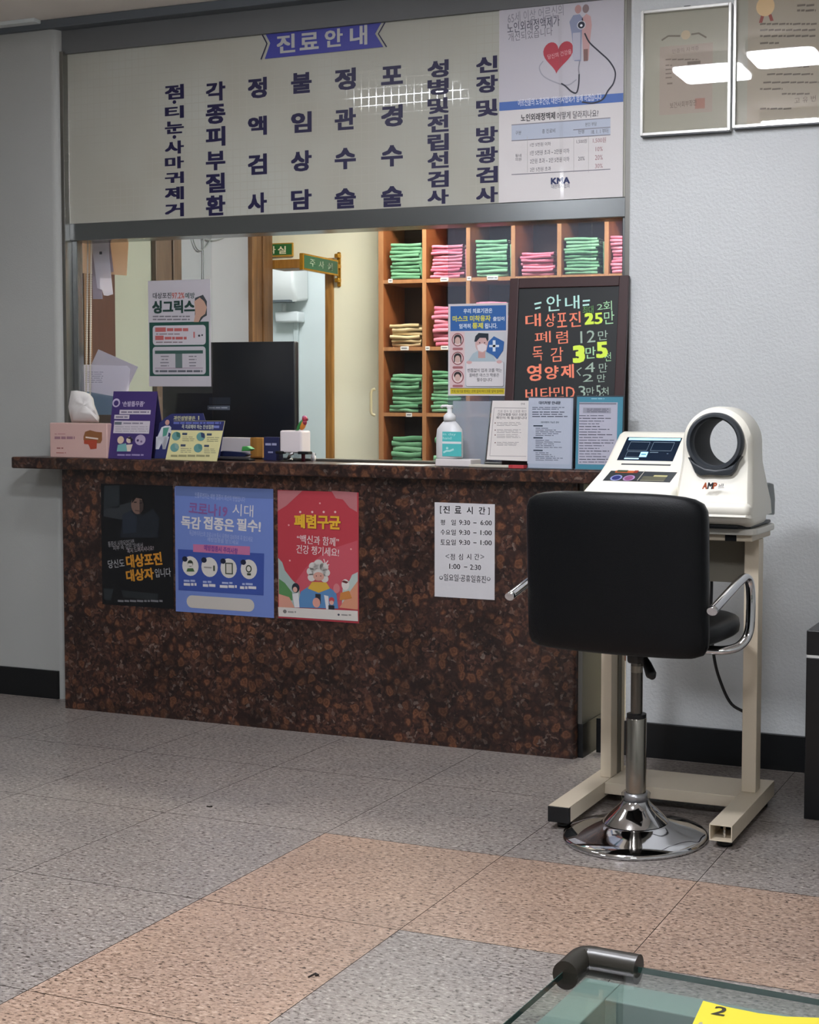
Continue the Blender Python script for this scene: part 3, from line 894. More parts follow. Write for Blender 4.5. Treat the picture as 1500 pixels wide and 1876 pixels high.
for i, (x, y) in enumerate(((349, 1037), (384, 1039), (419, 1041), (456, 1043))):
    s.circ(x, y, 15, K('#c6c2bc'), 3, 18); s.circ(x - 10, y - 13, 5, K('#131a33'), 4)
    s.bars(x - 12, y + 24, x + 12, y + 30, 1, LB, 4, .6); s.bars(x - 16 + 4 * (i < 2), y + 30, x + 16 - 4 * (i < 2), y + 37, 1, W_, 4, .7, .05)
s.circ(349, 1032, 5, ID, 5, 6); s.poly([(342, 1047), (344, 1041), (354, 1041), (357, 1047)], K('#3b5b38'), 5); s.rect(345, 1032, 353, 1037, K('#c6c2bc'), 6); s.line([(374, 1039), (388, 1040)], 2, K('#8d8a86'), 5); s.rect(391, 1036, 394, 1046, ID, 5)
s.rect(413, 1031, 427, 1052, ID, 5); s.rect(415, 1033, 425, 1050, K('#b9b5ae'), 6); s.circ(456, 1042, 5.5, ID, 5, 7); s.circ(456, 1042, 3.5, K('#c6c2bc'), 6, 4.6); s.rect(453, 1050, 460, 1054, ID, 5)
s.rrect(342, 1094, 466, 1117, 10, K('#b7b2ab'), 2)
tag(s.build('poster'), 'blue poster about flu vaccination with four round icons on the counter', 'poster', PG)

s = Sheet((0, FY, 0)); RD = K('#a93540'); s.paper(509, 900, 657, 1137, RD, .0005)
PKc = K('#a8686c'); s.poly([(509, 899), (554, 899), (540, 912), (525, 926), (509, 936)], PKc, 1); s.poly([(607, 899), (654, 902), (654, 938), (640, 930), (628, 915), (615, 913)], PKc, 1)
s.poly([(560, 1040), (600, 1008), (655, 990), (656, 1115), (510, 1112)], K('#b34b57'), 1)
YL = K('#d1a52b'); s.text('폐렴구균', 540, 944, 625, 970, K('#7a1d22'), .055, 2); s.text('폐렴구균', 539, 943, 624, 969, YL, .045, 3)
for x in (550, 572, 593, 614): s.circ(x, 938, 2, K('#d8b3b0'), 2)
WH = K('#d2c5c4'); s.text('“백신과 함께”', 544, 982, 621, 998, WH, .01, 2, -2); s.text('건강 챙기세요!', 543, 1001, 621, 1017, WH, .01, 2, -2)
for x, y in ((529, 962), (531, 1027), (643, 1006), (586, 922)): s.circ(x, y, 1.6, K('#d59a98'), 2)
s.line([(593, 1024), (596, 1032)], 1.6, WH, 2); s.line([(601, 1027), (596, 1034)], 1.6, WH, 2); s.line([(603, 1034), (598, 1037)], 1.6, WH, 2)
s.poly([(509.5, 1022), (517, 1030), (522, 1045), (535, 1062), (548, 1075), (552, 1113), (511, 1113)], K('#93a39f'), 2); s.poly([(511, 1060), (522, 1068), (535, 1085), (536, 1100), (511, 1098)], K('#4e7d4b'), 3)
s.poly([(655.5, 1048), (645, 1053), (640, 1064), (628, 1072), (626, 1113), (655.5, 1115)], K('#a5b3ae'), 2); s.poly([(655.5, 1064), (640, 1085), (622, 1113), (655.5, 1117)], K('#c08468'), 3); s.poly([(511, 1088), (530, 1094), (540, 1113), (511, 1113)], K('#c08a78'), 3.4)
s.poly([(545, 1113), (551, 1084), (566, 1074), (603, 1076), (616, 1085), (620, 1115)], K('#4f7aa6'), 4); s.poly([(564, 1078), (572, 1066), (598, 1067), (605, 1078), (584, 1086)], K('#c29b3a'), 5)
for x, y, r in ((569, 1047, 7), (574, 1038, 8), (584, 1034, 9), (594, 1039, 8), (598, 1049, 7), (595, 1060, 7), (571, 1058, 7), (584, 1047, 13)): s.circ(x, y, r, K('#c0bcb7'), 5)
s.circ(584, 1056, 10, K('#c08f80'), 6, 8); s.circ(580, 1055, 1, K('#4a2c28'), 7); s.circ(588, 1055, 1, K('#4a2c28'), 7)
s.circ(580, 1104, 7, K('#c58d80'), 6, 9); s.rect(578, 1088, 588, 1106, K('#232630'), 5.5); s.circ(617, 1078, 6, K('#bb6f74'), 6, 9)
s.circ(542, 1077, 7, K('#1e2430'), 5, 9); s.circ(541, 1080, 4, K('#c59a8c'), 6, 5); s.poly([(536, 1088), (547, 1086), (549, 1113), (540, 1113)], K('#c8c6c8'), 5); s.poly([(594, 1090), (602, 1092), (603, 1116), (598, 1116)], K('#c8c6c8'), 6)
s.circ(633, 1071, 7, K('#c8c2bd'), 5, 10); s.poly([(626, 1066), (630, 1063), (639, 1066), (635, 1069)], K('#571f22'), 6); s.poly([(624, 1086), (640, 1082), (645, 1096), (622, 1100)], K('#b5763b'), 5); s.circ(608, 1099, 5, K('#b24048'), 7); s.circ(608, 1104, 4, K('#c79a8c'), 8); s.rect(602, 1109, 613, 1118, K('#20222c'), 7)
s.poly([(510, 1112), (656, 1119), (656.5, 1138), (511, 1129)], K('#c3beb8'), 8); s.circ(522.5, 1120, 3.4, K('#6d6a68'), 9); s.bars(528, 1118, 543, 1124, 1, K('#8d8a87'), 9, .5, .0); s.circ(621, 1126, 2, K('#393c4e'), 9); s.bars(626, 1124, 645, 1129, 1, K('#85827f'), 9, .5, .0)
tag(s.build('poster'), 'red poster with yellow title and cartoon grandmother on the counter', 'poster', PG)

s = Sheet((0, FY, 0)); s.paper(796, 922, 906, 1096, K('#c6c5c8'), .0005); BK = K('#15151a')
def row(body, x0, y0, x1, y1, b=.012): s.text(body, x0, y0, x1, y1, BK, b, 2)
row('[', 806, 927, 809, 941, .02); row(']', 894, 930, 897, 943, .02)
for ch, x0, x1, y in (('진', 812, 824, 933.5), ('료', 833, 845, 934), ('시', 855, 866, 935), ('간', 877, 889, 935.5)): row(ch, x0, y - 6.8, x1, y + 6.8, .02)
for k, (a, c) in enumerate((('평', '일'), ('수요', '일'), ('토요', '일'))):
    y = 957 + 18.2 * k; row(a, 807, y - 5, 815 if k == 0 else 825, y + 5); row(c, 826.5, y - 5, 835, y + 5.3); row('9:30', 841, y - 4.2, 861, y + 4.8); row('–', 867, y + .2, 873, y + 1.6, .03); row('6:00' if k == 0 else '1:00', 880, y - 3.6, 901, y + 5.3)
s.text('<', 816, 1015, 823, 1023, K('#77777c'), 0.01, 2); s.text('>', 880, 1016, 887, 1024, K('#77777c'), .01, 2)
for ch, x0, x1 in (('점', 825, 833), ('심', 840, 848), ('시', 855, 863), ('간', 869, 878)): row(ch, x0, 1014.5, x1, 1025.5)
row('1:00', 823, 1033, 843, 1042.5); row('–', 850, 1038, 856, 1039.4, .03); row('2:30', 861, 1034.5, 881, 1044)
row('일요일·공휴일휴진', 813, 1053, 890, 1066, .01)
for x in (808, 895): s.circ(x, 1058.5 + (x > 850) * 2.2, 3.4, K('#55555a'), 2); s.circ(x, 1058 + (x > 850) * 2.2, 2.1, K('#c6c5c8'), 3)
tag(s.build('notice'), 'white sheet of opening hours in black Korean print on the counter front', 'notice', PG)

# =================================================================== POSTERS ON THE GLASS
GY = PY[0] - .0015
s = Sheet((0, GY, 0)); s.paper(272, 513, 386, 708, K('#bdb9c0')); G_ = K('#1e4a41')
s.text('대상포진', 280, 536, 314, 547, K('#4a4b50'), .02, 2); s.text('97.2%', 315, 536, 338, 547, K('#b8675f'), .02, 2); s.text('예방', 339, 536, 357, 547, K('#4a5a58'), .02, 2); s.text('싱그릭스', 279, 550, 357, 574, K('#173a33'), .05, 2)
s.bars(280, 577, 350, 588, 2, K('#77747c'), 2, .45, .12)
s.poly([(357, 546), (372, 540), (379, 552), (379, 578), (372, 582), (366, 590), (357, 590)], K('#3d4347'), 1.5)
s.poly([(356, 552), (366, 545), (374, 552), (379, 563), (376, 575), (368, 581), (364, 590), (355, 590), (358, 575)], K('#bb9684'), 2)
a = s.bx(274, 590, 383, 689); s.poly2([(a[0], a[1]), (a[2], a[1]), (a[2], a[3]), (a[0], a[3])], G_, 1)
s.rrect(280, 596, 377, 632, 5, K('#c3bfc6'), 2); s.rrect(280, 635, 377, 686, 5, K('#bcb8bf'), 2)
rp = K('#b5605f'); s.rect(284.5, 600, 304, 608, rp, 3); s.rect(284.5, 615, 300, 623, rp, 3); s.bars(306, 600, 345, 608, 1, rp, 3, .7, 0); s.bars(302, 616, 342, 623, 1, rp, 3, .7, 0); s.bars(286, 610, 334, 614, 1, K('#85757c'), 3, .5); s.bars(286, 625, 352, 629, 1, K('#85757c'), 3, .5)
s.rect(354.5, 608, 357, 619, rp, 3); s.circ(365, 615, 2, K('#2d3038'), 3); s.circ(370.5, 614, 1.6, K('#2d3038'), 3)
s.rect(284, 642, 372, 648, K('#35564f'), 3); s.rect(321.5, 648, 334, 674, K('#5f716f'), 3); s.rect(284, 674, 372, 675, K('#8a6f83'), 3)
for x in (302, 353): s.bars(x - 9, 650, x + 9, 673, 4, K('#807d86'), 3, .35, .4, True)
s.bars(285, 677, 371, 683, 1, K('#5d6068'), 3, .6, .0)
tag(s.build('poster'), 'grey and dark green vaccine poster taped to the sliding pane before the monitor', 'poster', PG)

s = Sheet((0, GY, 0)); s.paper(821, 556, 930, 725, K('#cfc9cc')); BU = K('#2c5fa0')
s.rect(825, 560, 927, 606, BU, 1); wv = K('#cfdbe8'); yv = K('#cfcb4f')
s.text('우리 의료기관은', 849, 565, 902, 574, wv, .03, 2); s.text('마스크 미착용자', 829, 578, 899, 589, yv, .035, 2); s.text('출입이', 903, 580, 924, 588, wv, .03, 2); s.text('엄격히', 841, 593, 862, 602, wv, .03, 2); s.text('통제', 865, 591, 885, 602, yv, .035, 2); s.text('됩니다.', 888, 592, 911, 602, wv, .03, 2)
s.rect(824, 608, 851, 712, K('#d3b9bc'), 1); s.rect(851, 608, 927, 712, K('#c3c4c8'), 1)
for k in range(3):
    y = 622.5 + 34 * k
    s.circ(838.5, y, 11, K('#8a4a4e'), 2, 12.2); s.circ(838.5, y, 9.2, K('#dcc9c8'), 3, 10.4); s.circ(838.5, y - 3, 7, K('#2b2024'), 4, 6.5); s.circ(838.5, y + 1.5, 5, K('#c9a9a0'), 5, 6.6)
    if k < 2: s.rect(831.5, y - 2, 833.5, y + 7, K('#2b2024'), 4); s.rect(843.5, y - 2, 845.5, y + 7, K('#2b2024'), 4)
    s.rrect(829, y + 14.5, 848, y + 19, 2, K('#a06468'), 2)
s.poly([(857, 662), (866, 648), (876, 642), (892, 642), (903, 650), (908, 662)], K('#a5b6c0'), 2); s.rect(876, 636, 889, 656, K('#bb9490'), 3); s.circ(883, 630, 12.5, K('#c8a5a2'), 4, 16); s.poly([(869, 626), (871, 616), (877, 610), (895, 611), (895, 622), (893, 626), (890, 619), (879, 619), (873, 626)], K('#1c2733'), 5)
s.poly([(874, 633), (884, 629), (892, 633), (891, 641), (884, 645), (876, 642)], K('#d8cfd2'), 6); s.circ(879, 628, 1.2, K('#3a2a2a'), 6); s.circ(888, 628, 1.2, K('#3a2a2a'), 6)
s.poly([(905, 616), (924, 626), (922, 642), (911, 658), (904, 651), (891, 644), (895, 626)], BU, 7); s.rect(903, 623.5, 908, 644, wv, 8); s.rect(896.5, 632, 914.5, 636, wv, 8)
s.rrect(853.5, 663, 923.5, 708.5, 3, K('#8d8c92'), 7); s.rrect(854, 663, 922.5, 707.5, 3, K('#d3cfd2'), 8)
s.circ(860, 664, 5, K('#c9a0a0'), 9, 3); s.circ(915, 663, 5, K('#c9a0a0'), 9, 3)
dk = K('#2d2f38'); s.text('빈틈없이 입과 코를 막는', 857, 675, 920, 682, dk, .015, 9); s.text('올바른 마스크 착용은', 860, 684, 915, 690.5, dk, .015, 9); s.text('필수입니다', 874, 692.5, 902, 699, dk, .015, 9)
s.rect(825, 711, 924, 722, K('#c9b62c'), 1); s.text('진료 대기실 환자는 코와 입이 마스크로 덮여 있어야', 827, 714, 922, 719.5, K('#453f18'), .01, 2)
tag(s.build('poster'), 'blue and yellow mask-rule poster on the glass left of the chalkboard', 'poster', PG)

# =================================================================== BACK OFFICE
SHY = 1.95
cx = [at(px, 600, SHY).x for px in (699, 779.5, 858, 940, 1024, 1110)]
pitch = (cx[5] - cx[0]) / 5; cx = [cx[0] + pitch * k for k in range(8)]
rz = [at(740, py, SHY).z for py in (515.5, 639, 759.5)]; rp_ = (rz[0] - rz[2]) / 2
rows = [rz[0] + rp_, rz[0], rz[1], rz[2], rz[2] - rp_, rz[2] - 2 * rp_]     # shelf boards, top to bottom
t = thing('chart_shelf', 'orange brown pigeonhole shelf filled with patient chart folders behind the counter', 'shelf', (cx[3], SHY + .12, 0))
for k, x in enumerate(cx):
    b = B(); b.box(x - .011 - (.007 if k == 0 else 0), x + .011, SHY, OY - .012, .12, 2.75, M_SHELF); b.box(x - .0115 - (.007 if k == 0 else 0), x + .0115, SHY - .003, SHY + .001, .12, 2.75, M_SHELFE); b.build('side_panel' if k in (0, 7) else 'divider', t)
for k, z in enumerate([2.74] + rows + [.13]):
    b = B()
    for i in range(7): b.box(cx[i] + .0112, cx[i + 1] - .0112, SHY + .004, OY - .012, z - .010, z + .010, M_SHELF); b.box(cx[i] + .0112, cx[i + 1] - .0112, SHY + .001, SHY + .0041, z - .0102, z + .0102, M_SHELFE)
    b.build('shelf_board', t)
b = B(); b.box(cx[0] - .018, cx[7] + .011, OY - .012, OY - .001, .12, 2.75, M_SHELFB); b.build('back_panel', t)
b = B(); b.box(cx[0] - .018, cx[7] + .011, SHY + .03, OY - .001, 0, .12, M_SHELF); b.build('plinth', t)
for px, py, wpx in ((715, 514.5, 8), (814, 512, 15), (859, 510, 8), (902, 509, 20), (741, 638, 15), (783, 638, 8), (814, 637, 13), (749, 760, 11)):
    s = Sheet((0, SHY - .0036, 0)); s.paper(px - wpx / 2, py - 3.6, px + wpx / 2, py + 3.6, M_WHITEP, .0006); s.bars(px - wpx / 2 + 1.5, py - 2, px + wpx / 2 - 1.5, py + 2, 1, K('#6a6a70'), 1, .5, 0); s.build('shelf_label', t)

FOLD = {'green': m_folder('green_folder_card', '#548a66', '#7cab89'), 'pink': m_folder('pink_folder_card', '#c4647e', '#d68a9d'), 'beige': m_folder('beige_folder_card', '#c4ad84', '#d5c09a')}
M_PAGES = mat('#b9b4aa', .7, name='folder_pages')
FM = {}
def folder_mesh(colr, v):
    """a filled card folder lying flat, fold towards the front; base at z = 0, about 175 x 210 x 20 mm"""
    if (colr, v) in FM: return FM[(colr, v)]
    rn = random.Random(v * 17 + len(colr)); b = B(); W, D, H = .185, .205, .0185
    nx, prof = 9, 7
    rows_ = []
    for i in range(nx):
        u = i / (nx - 1); x = (u - .5) * W; sag = .0022 * math.sin(u * 5 + v * 2) + rn.uniform(-.0006, .0006); rr = []
        for j in range(prof):           # rounded fold
            a = math.pi * j / (prof - 1); z = H / 2 - H / 2 * math.cos(a) * .96; y = -.0075 * math.sin(a) + rn.uniform(-.001, .001)
            rr.append(b.bm.verts.new((x, y - D / 2 + .008 + .002 * math.sin(u * 9 + v), z + sag)))
        rows_.append(rr)
    tops, bots = [], []
    for i in range(nx):
        u = i / (nx - 1); x = (u - .5) * W
        tops.append(b.bm.verts.new((x + rn.uniform(-.003, .003), D / 2, H * .82 + .001 * math.sin(u * 4))))
        bots.append(b.bm.verts.new((x, D / 2, .0006)))
    k = b.mi(FOLD[colr])
    for i in range(nx - 1):
        for j in range(prof - 1): b.bm.faces.new((rows_[i][j], rows_[i + 1][j], rows_[i + 1][j + 1], rows_[i][j + 1])).material_index = k
        b.bm.faces.new((rows_[i][-1], rows_[i + 1][-1], tops[i + 1], tops[i])).material_index = k
        b.bm.faces.new((rows_[i][0], bots[i], bots[i + 1], rows_[i + 1][0])).material_index = k
    bmesh.ops.recalc_face_normals(b.bm, faces=b.bm.faces[:])
    for f in b.bm.faces: f.smooth = True
    for q in range(3):              # pages showing at the open side
        z0 = .003 + q * .0045 + rn.uniform(0, .001); e = rn.uniform(-.004, .006)
        b.box(-W / 2 - .001, W / 2 + e, -D / 2 + .02 + rn.uniform(0, .02), D / 2 - .01, z0, z0 + .003, M_PAGES if q != 1 else FOLD[colr])
    me = bpy.data.meshes.new('chart_folder'); b.bm.to_mesh(me); b.bm.free()
    for m in b.mats: me.materials.append(m)
    FM[(colr, v)] = me; return me
ORD = ['topmost', 'second', 'third', 'fourth', 'fifth', 'sixth', 'seventh', 'eighth', 'ninth', 'tenth', 'eleventh', 'twelfth']
COLN = ['first', 'second', 'third', 'fourth', 'fifth', 'sixth', 'seventh']
def stack(c, r, colr, n, ztop_px, px_mid, upright=False, jag=.011):
    zb = rows[r + 1] + .0132; xm = at(px_mid, 600, SHY).x; zt = at(px_mid, ztop_px, SHY).z
    h = (zt - zb) / n; rn = random.Random(c * 10 + r)
    rowname = ['top', 'second', 'third', 'lowest'][r]
    where = f'{rowname} row of the shelf, {COLN[c]} stack from the doorway'
    for i in range(n):
        o = bpy.data.objects.new('chart_folder', folder_mesh(colr, rn.randrange(5))); COL.objects.link(o)
        o.scale = (1, 1, (h - .0006) / .0185 if True else 1)
        o.location = (xm + rn.uniform(-jag, jag) * .8, SHY + .119 + rn.uniform(-jag, jag), zb + h * i)
        o.rotation_euler = (0, 0, rn.uniform(-.05, .05))
        tag(o, f'{ORD[n - 1 - i]} {colr} chart folder, {where}', 'folder', f'{colr} folders in the {COLN[c]} stack of the {rowname} row')
    if upright:
        b = B(); x = cx[c + 1] - .013; z = zb; hh = (zt - zb) * .86
        lean = .05 if upright == 1 else .012
        b.prism([(x - .012, SHY + .02, z), (x - .002, SHY + .02, z), (x - .002 - lean * .2, SHY + .02, z + hh), (x - .004 - lean, SHY + .02, z + hh), ], (0, .2, 0), FOLD[colr], .001)
        o = b.build('chart_folder', loc=(x, SHY + .12, z)); tag(o, f'{colr} chart folder standing on edge beside the {COLN[c]} stack, {rowname} row of the shelf', 'folder')
stack(0, 0, 'green', 10, 445, 739, 1); stack(1, 0, 'pink', 10, 447.5, 816, 2); stack(2, 0, 'green', 10, 438.5, 899, 2); stack(3, 0, 'pink', 7, 461, 980); stack(4, 0, 'green', 11, 434, 1062, 2); stack(5, 0, 'pink', 11, 430, 1146)
stack(0, 1, 'beige', 6, 593, 741); stack(1, 1, 'pink', 9, 560, 819); stack(2, 1, 'pink', 10, 552, 899)
stack(0, 2, 'green', 10, 685, 740, 2); stack(1, 2, 'green', 11, 679, 817)
stack(0, 3, 'green', 8, 799, 742); stack(1, 3, 'green', 7, 800, 822)

# signs of the injection room
s = Sheet((0, OY - .012, 0)); GRN = K('#2c6a3c', .4); a = s.bx(455, 446, 536, 471)
s.paper2(a, K('#b08a38', .35), .010); s.poly2([(a[0] + .006, a[1] + .010), (a[2] - .006, a[1] + .010), (a[2] - .006, a[3] - .006), (a[0] + .006, a[3] - .006)], GRN, 1)
for ch, x0, x1 in (('주', 468, 486), ('사', 490, 505), ('실', 509, 524)): s.text(ch, x0, 451, x1, 465, K('#e8e2c8'), .02, 2)
tag(s.build('door_sign'), 'flat green sign with white letters above the injection room doorway', 'sign')
WX = at(622, 490, OY).x
pr = atx(552, 486, WX)         # near end of the projecting sign
z1, z0 = at(620, 478, OY).z, at(620, 507, OY).z
t = thing('projecting_sign', 'green injection room sign in a gold frame jutting from the cream wall', 'sign', (WX, OY, z0))
b = B(); gd = mat('#b9892f', .25, .8)
b.box(WX - .014, WX + .012, pr.y, OY - .03, z0, z1, gd, .003); b.build('frame', t)
s = Sheet((WX + .0126, pr.y + .01, z0), (0, 1, 0), (0, 0, 1)); L_ = OY - .04 - pr.y - .01; H_ = z1 - z0
s.paper2((0, .01, L_, H_ - .01), K('#284f38', .4), .0004)
for k, ch in enumerate('주사실'):
    vs, fs = glyphs(ch, 0.015); kk = s.b.mi(K('#a9b3a2')); x0 = L_ * (.16 + .26 * k); wv_ = L_ * .16; o_ = [s.b.bm.verts.new((x0 + x * wv_, H_ * (.28 + .44 * y), .0006)) for x, y in vs]
    for f in fs: s.b.bm.faces.new([o_[i] for i in f]).material_index = kk
s.build('sign_face', t)
b = B()
for z in (z0 - .035, (z0 + z1) / 2, z1 + .015): b.box(WX - .016, WX + .014, OY - .035, OY - .001, z, z + .024, gd, .006, 3)
b.box(WX - .012, WX + .010, OY - .008, OY - .001, z0 - .06, z1 + .05, gd, .006, 3); b.build('wall_bracket', t)

# injection room: air conditioner with pipe cover
AY = 4.3
p0, p1 = at(470, 556, AY), at(566, 490, AY)
t = thing('air_conditioner', 'white split air conditioner on the injection room wall', 'air conditioner', (p1.x - .4, AY, p0.z))
AX0, AX1 = p1.x - .8, p1.x
b = B(); z0, z1 = at(540, 556, AY).z, at(540, 488, AY).z; h = z1 - z0
b.prism([(AX0, AY - .001, z0 + .02), (AX0, AY - .15, z0), (AX0, AY - .21, z0 + h * .35), (AX0, AY - .215, z0 + h * .8), (AX0, AY - .17, z1), (AX0, AY - .001, z1)], (AX1 - AX0, 0, 0), mat('#e4e4e2', .35), .025, 4); b.build('body', t, smooth=50)
b = B(); b.box(AX0 + .04, AX1 - .05, AY - .19, AY - .12, z0 - .006, z0 + .012, mat('#5e6468', .4), .002); b.build('air_outlet', t)
b = B(); b.box(AX1 - .30, AX1 - .26, AY - .212, AY - .209, z0 + h * .42, z0 + h * .5, mat('#555a60', .4)); b.build('badge', t)
q0, q1 = at(517, 592, AY), at(559, 572, AY)
t2 = thing('pipe_box', 'small white pipe box under the air conditioner with a conduit to the floor', 'pipe box', (q0.x, AY, q0.z))
b = B(); b.box(q0.x, q1.x, AY - .1, AY - .001, q0.z, q1.z, mat('#e0e3e3', .4), .012, 3); b.build('box', t2, smooth=40)
b = B(); b.tube([(q0.x + .05, AY - .05, q1.z - .01), (q0.x + .05, AY - .05, z0 - .008)], .018, mat('#d5d8d8', .4)); b.build('drain_hose', t2)
xm = at(545, 700, AY).x; b = B(); b.box(xm - .02, xm + .02, AY - .03, AY - .001, .1, q0.z + .01, mat('#ced6d6', .4), .006); b.build('conduit', t2)

# left side: hanging papers, cords, blind chain
s = Sheet((0, .345, 0)); s.b.prism([(*s.L(*q), -.0008) for q in ((139, 430), (236, 430), (232, 505), (208, 503), (143, 500))], (0, 0, .0007), m_sheet('#e3cbb2'))
tag(s.build('hanging_sheet'), 'tan card sheet hanging at the left end of the hatch', 'paper')
for nm, yy, pts_, c, lab in (('receipt', .325, [(165, 432), (199, 432), (200, 470), (207, 539), (197, 542), (190, 541), (187, 531), (178, 528), (172, 480)], '#f4f0f8', 'white paper strip hanging in front of the tan card'),
                             ('receipt', .333, [(175, 432), (200, 432), (208, 498), (196, 500), (190, 470), (187, 535), (188, 548), (170, 548), (168, 470)], '#c0b8c6', 'greyish paper strip hanging behind the white one')):
    s = Sheet((0, yy, 0)); s.b.prism([(*s.L(*q), -.0006) for q in pts_], (0, 0, .0006), m_sheet(c))
    if yy < .33: s.rect(182, 461, 187, 466, K('#46464e'), 1)
    tag(s.build(nm), lab, 'paper')
b = B(); M_BEAD = mat('#d9cfc4', .4)
for k, px in enumerate((158.5, 164.5)):
    pa, pb = at(px + 2.5, 432, .30), at(px - 1 + k * 1.5, 738, .30); n = 74; path, rad = [], []
    for i in range(n * 2):
        q = i / (n * 2 - 1); path.append(pa.lerp(pb, q)); rad.append(.0052 if i % 2 else .0022)
    b.tube(path, rad, M_BEAD, 6)
tag(b.build('blind_cord'), 'looped pale beaded blind cord at the left end of the hatch', 'cord')
b = B(); pa, pb = at(141.5, 440, .31), at(146, 720, .31); b.tube([pa, pb], .006, mat('#d8cfd2', .4), 8); tag(b.build('cord_rod'), 'thin upright pale rod beside the beaded cord', 'rod')
b = B(); wm = mat('#7f868b', .4)
for pts_ in ([(355, 418), (372, 436), (392, 440), (415, 432), (424, 416)], [(350, 418), (356, 446), (366, 459), (380, 448), (396, 418)], [(372, 416), (373, 470), (373, 513)]):
    b.tube(smooth_path([atx(x, y, OX + .02) for x, y in pts_], 6), .0035, wm, 6)
tag(b.build('wires'), 'grey wires looping along the top of the office side wall', 'wire')

t = thing('work_desk', 'staff work desk behind the counter under the monitor', 'desk', (1.0, .8, 0))
b = B(); b.box(-.38, 1.9, .42, 1.02, .72, .75, mat('#b9aa94', .4), .004); b.build('desk_top', t)
b = B(); b.box(-.36, -.33, .44, 1.0, 0, .72, mat('#9d917e', .5)); b.build('side_panel', t)
b = B(); b.box(1.85, 1.88, .44, 1.0, 0, .72, mat('#9d917e', .5)); b.build('side_panel', t)

MY = .62
mx0, mx1 = at(296, 700, MY).x, at(540, 700, MY).x; mz0, mz1 = at(460, 806, MY).z, at(460, 626, MY).z
t = thing('computer_monitor', 'black computer monitor seen from behind, on the staff desk', 'monitor', ((mx0 + mx1) / 2, MY, .75))
b = B(); b.box(mx0, mx1, MY, MY + .035, mz0, mz1, mat('#10151d', .38), .008, 3); b.build('back_cover', t, smooth=40)
b = B(); b.box(mx0 + .008, mx1 - .008, MY + .033, MY + .037, mz0 + .008, mz1 - .008, mat('#20262c', .2)); b.build('screen', t)
b = B(); xm = (mx0 + mx1) / 2; b.box(xm - .03, xm + .03, MY + .02, MY + .045, .765, mz0 + .1, M_BLACKP, .004); b.build('stand_neck', t)
b = B(); b.box(xm - .12, xm + .12, MY - .05, MY + .13, .75, .766, M_BLACKP, .006); b.build('stand_foot', t)
s = Sheet((0, MY - .0006, 0)); s.paper(380, 743, 421, 751, K('#5c6577', .4), .0004); s.bars(383, 745, 418, 749, 1, K('#aab2c2'), 1, .5, 0); s.build('label', t)
s = Sheet((0, MY - .0006, 0)); s.paper(383, 728, 422, 741, K('#252c3a', .35), .0004); s.build('connector_cover', t)

# =================================================================== ON THE COUNTERTOP
# tissue box
ty = -.035; a0, a1 = at(91, 800, ty).x, at(196, 800, ty).x; zt = at(140, 775, ty).z
t = thing('tissue_box', 'pale pink tissue box with a tissue pulled up at the end of the counter', 'tissue box', ((a0 + a1) / 2, ty + .06, CT))
b = B(); b.box(a0, a1, ty, ty + .115, CT, zt, mat('#c9a7a0', .5), .004); b.build('box', t)
s = Sheet((0, ty - .0004, CT)); pk = K('#b98d8c'); s.bars(100, 798, 137, 806, 1, K('#9a7580'), 1, .6, 0); s.bars(100, 793, 121, 797, 1, pk, 1, .5, 0); s.bars(104, 819, 116, 823, 1, K('#8f5a5a'), 1, .5, 0); s.bars(103, 828, 121, 831, 1, K('#a2635f'), 1, .5, 0)
s.build('print', t); s = Sheet((0, ty - .0004, CT))
s.poly([(153, 800), (156, 791), (165, 788), (176, 791), (187, 792), (187, 806), (184, 812), (172, 812), (153, 806)], K('#8a5a35'), 1); s.poly([(154, 806), (178, 806), (177, 822), (166, 823), (162, 814), (154, 813)], K('#a8452f'), 2); s.line([(157, 801), (180, 804)], 2.2, K('#d9c7ba'), 3)
s.build('picture', t)
b = B(); rn = random.Random(5); g = []
out = [(131, 774), (127, 757), (125, 745), (127, 733), (130, 716), (141, 715.5), (155, 718), (165, 722), (171, 730), (173, 742), (178, 754), (182, 765), (181, 774)]
ctr = Vector((sum(p[0] for p in out) / len(out), sum(p[1] for p in out) / len(out)))
rows_ = []
for k, q in enumerate((1, .82, .62, .42, .2)):
    ring = []
    for i, p in enumerate(out):
        x, y = ctr.x + (p[0] - ctr.x) * q, ctr.y + (p[1] - ctr.y) * q
        P = at(x, y, ty + .05 - .028 * math.sqrt(1 - q * q) + .007 * math.sin(i * 2.3 + k * .8) * (q + .3)); ring.append(b.bm.verts.new(P))
    rows_.append(ring)
cv = b.bm.verts.new(at(ctr.x, ctr.y, ty + .02)); k = b.mi(mat('#dcd8d6', .7)); n = len(out)
for r in range(4):
    for i in range(n): b.bm.faces.new((rows_[r][i], rows_[r][(i + 1) % n], rows_[r + 1][(i + 1) % n], rows_[r + 1][i])).material_index = k
for i in range(n): b.bm.faces.new((rows_[4][i], rows_[4][(i + 1) % n], cv)).material_index = k
bk = b.bm.verts.new(at(ctr.x, ctr.y + 20, ty + .085))
for i in range(n): b.bm.faces.new((rows_[0][(i + 1) % n], rows_[0][i], bk)).material_index = k
bmesh.ops.recalc_face_normals(b.bm, faces=b.bm.faces[:]); o = b.build('tissue', t, smooth=80)

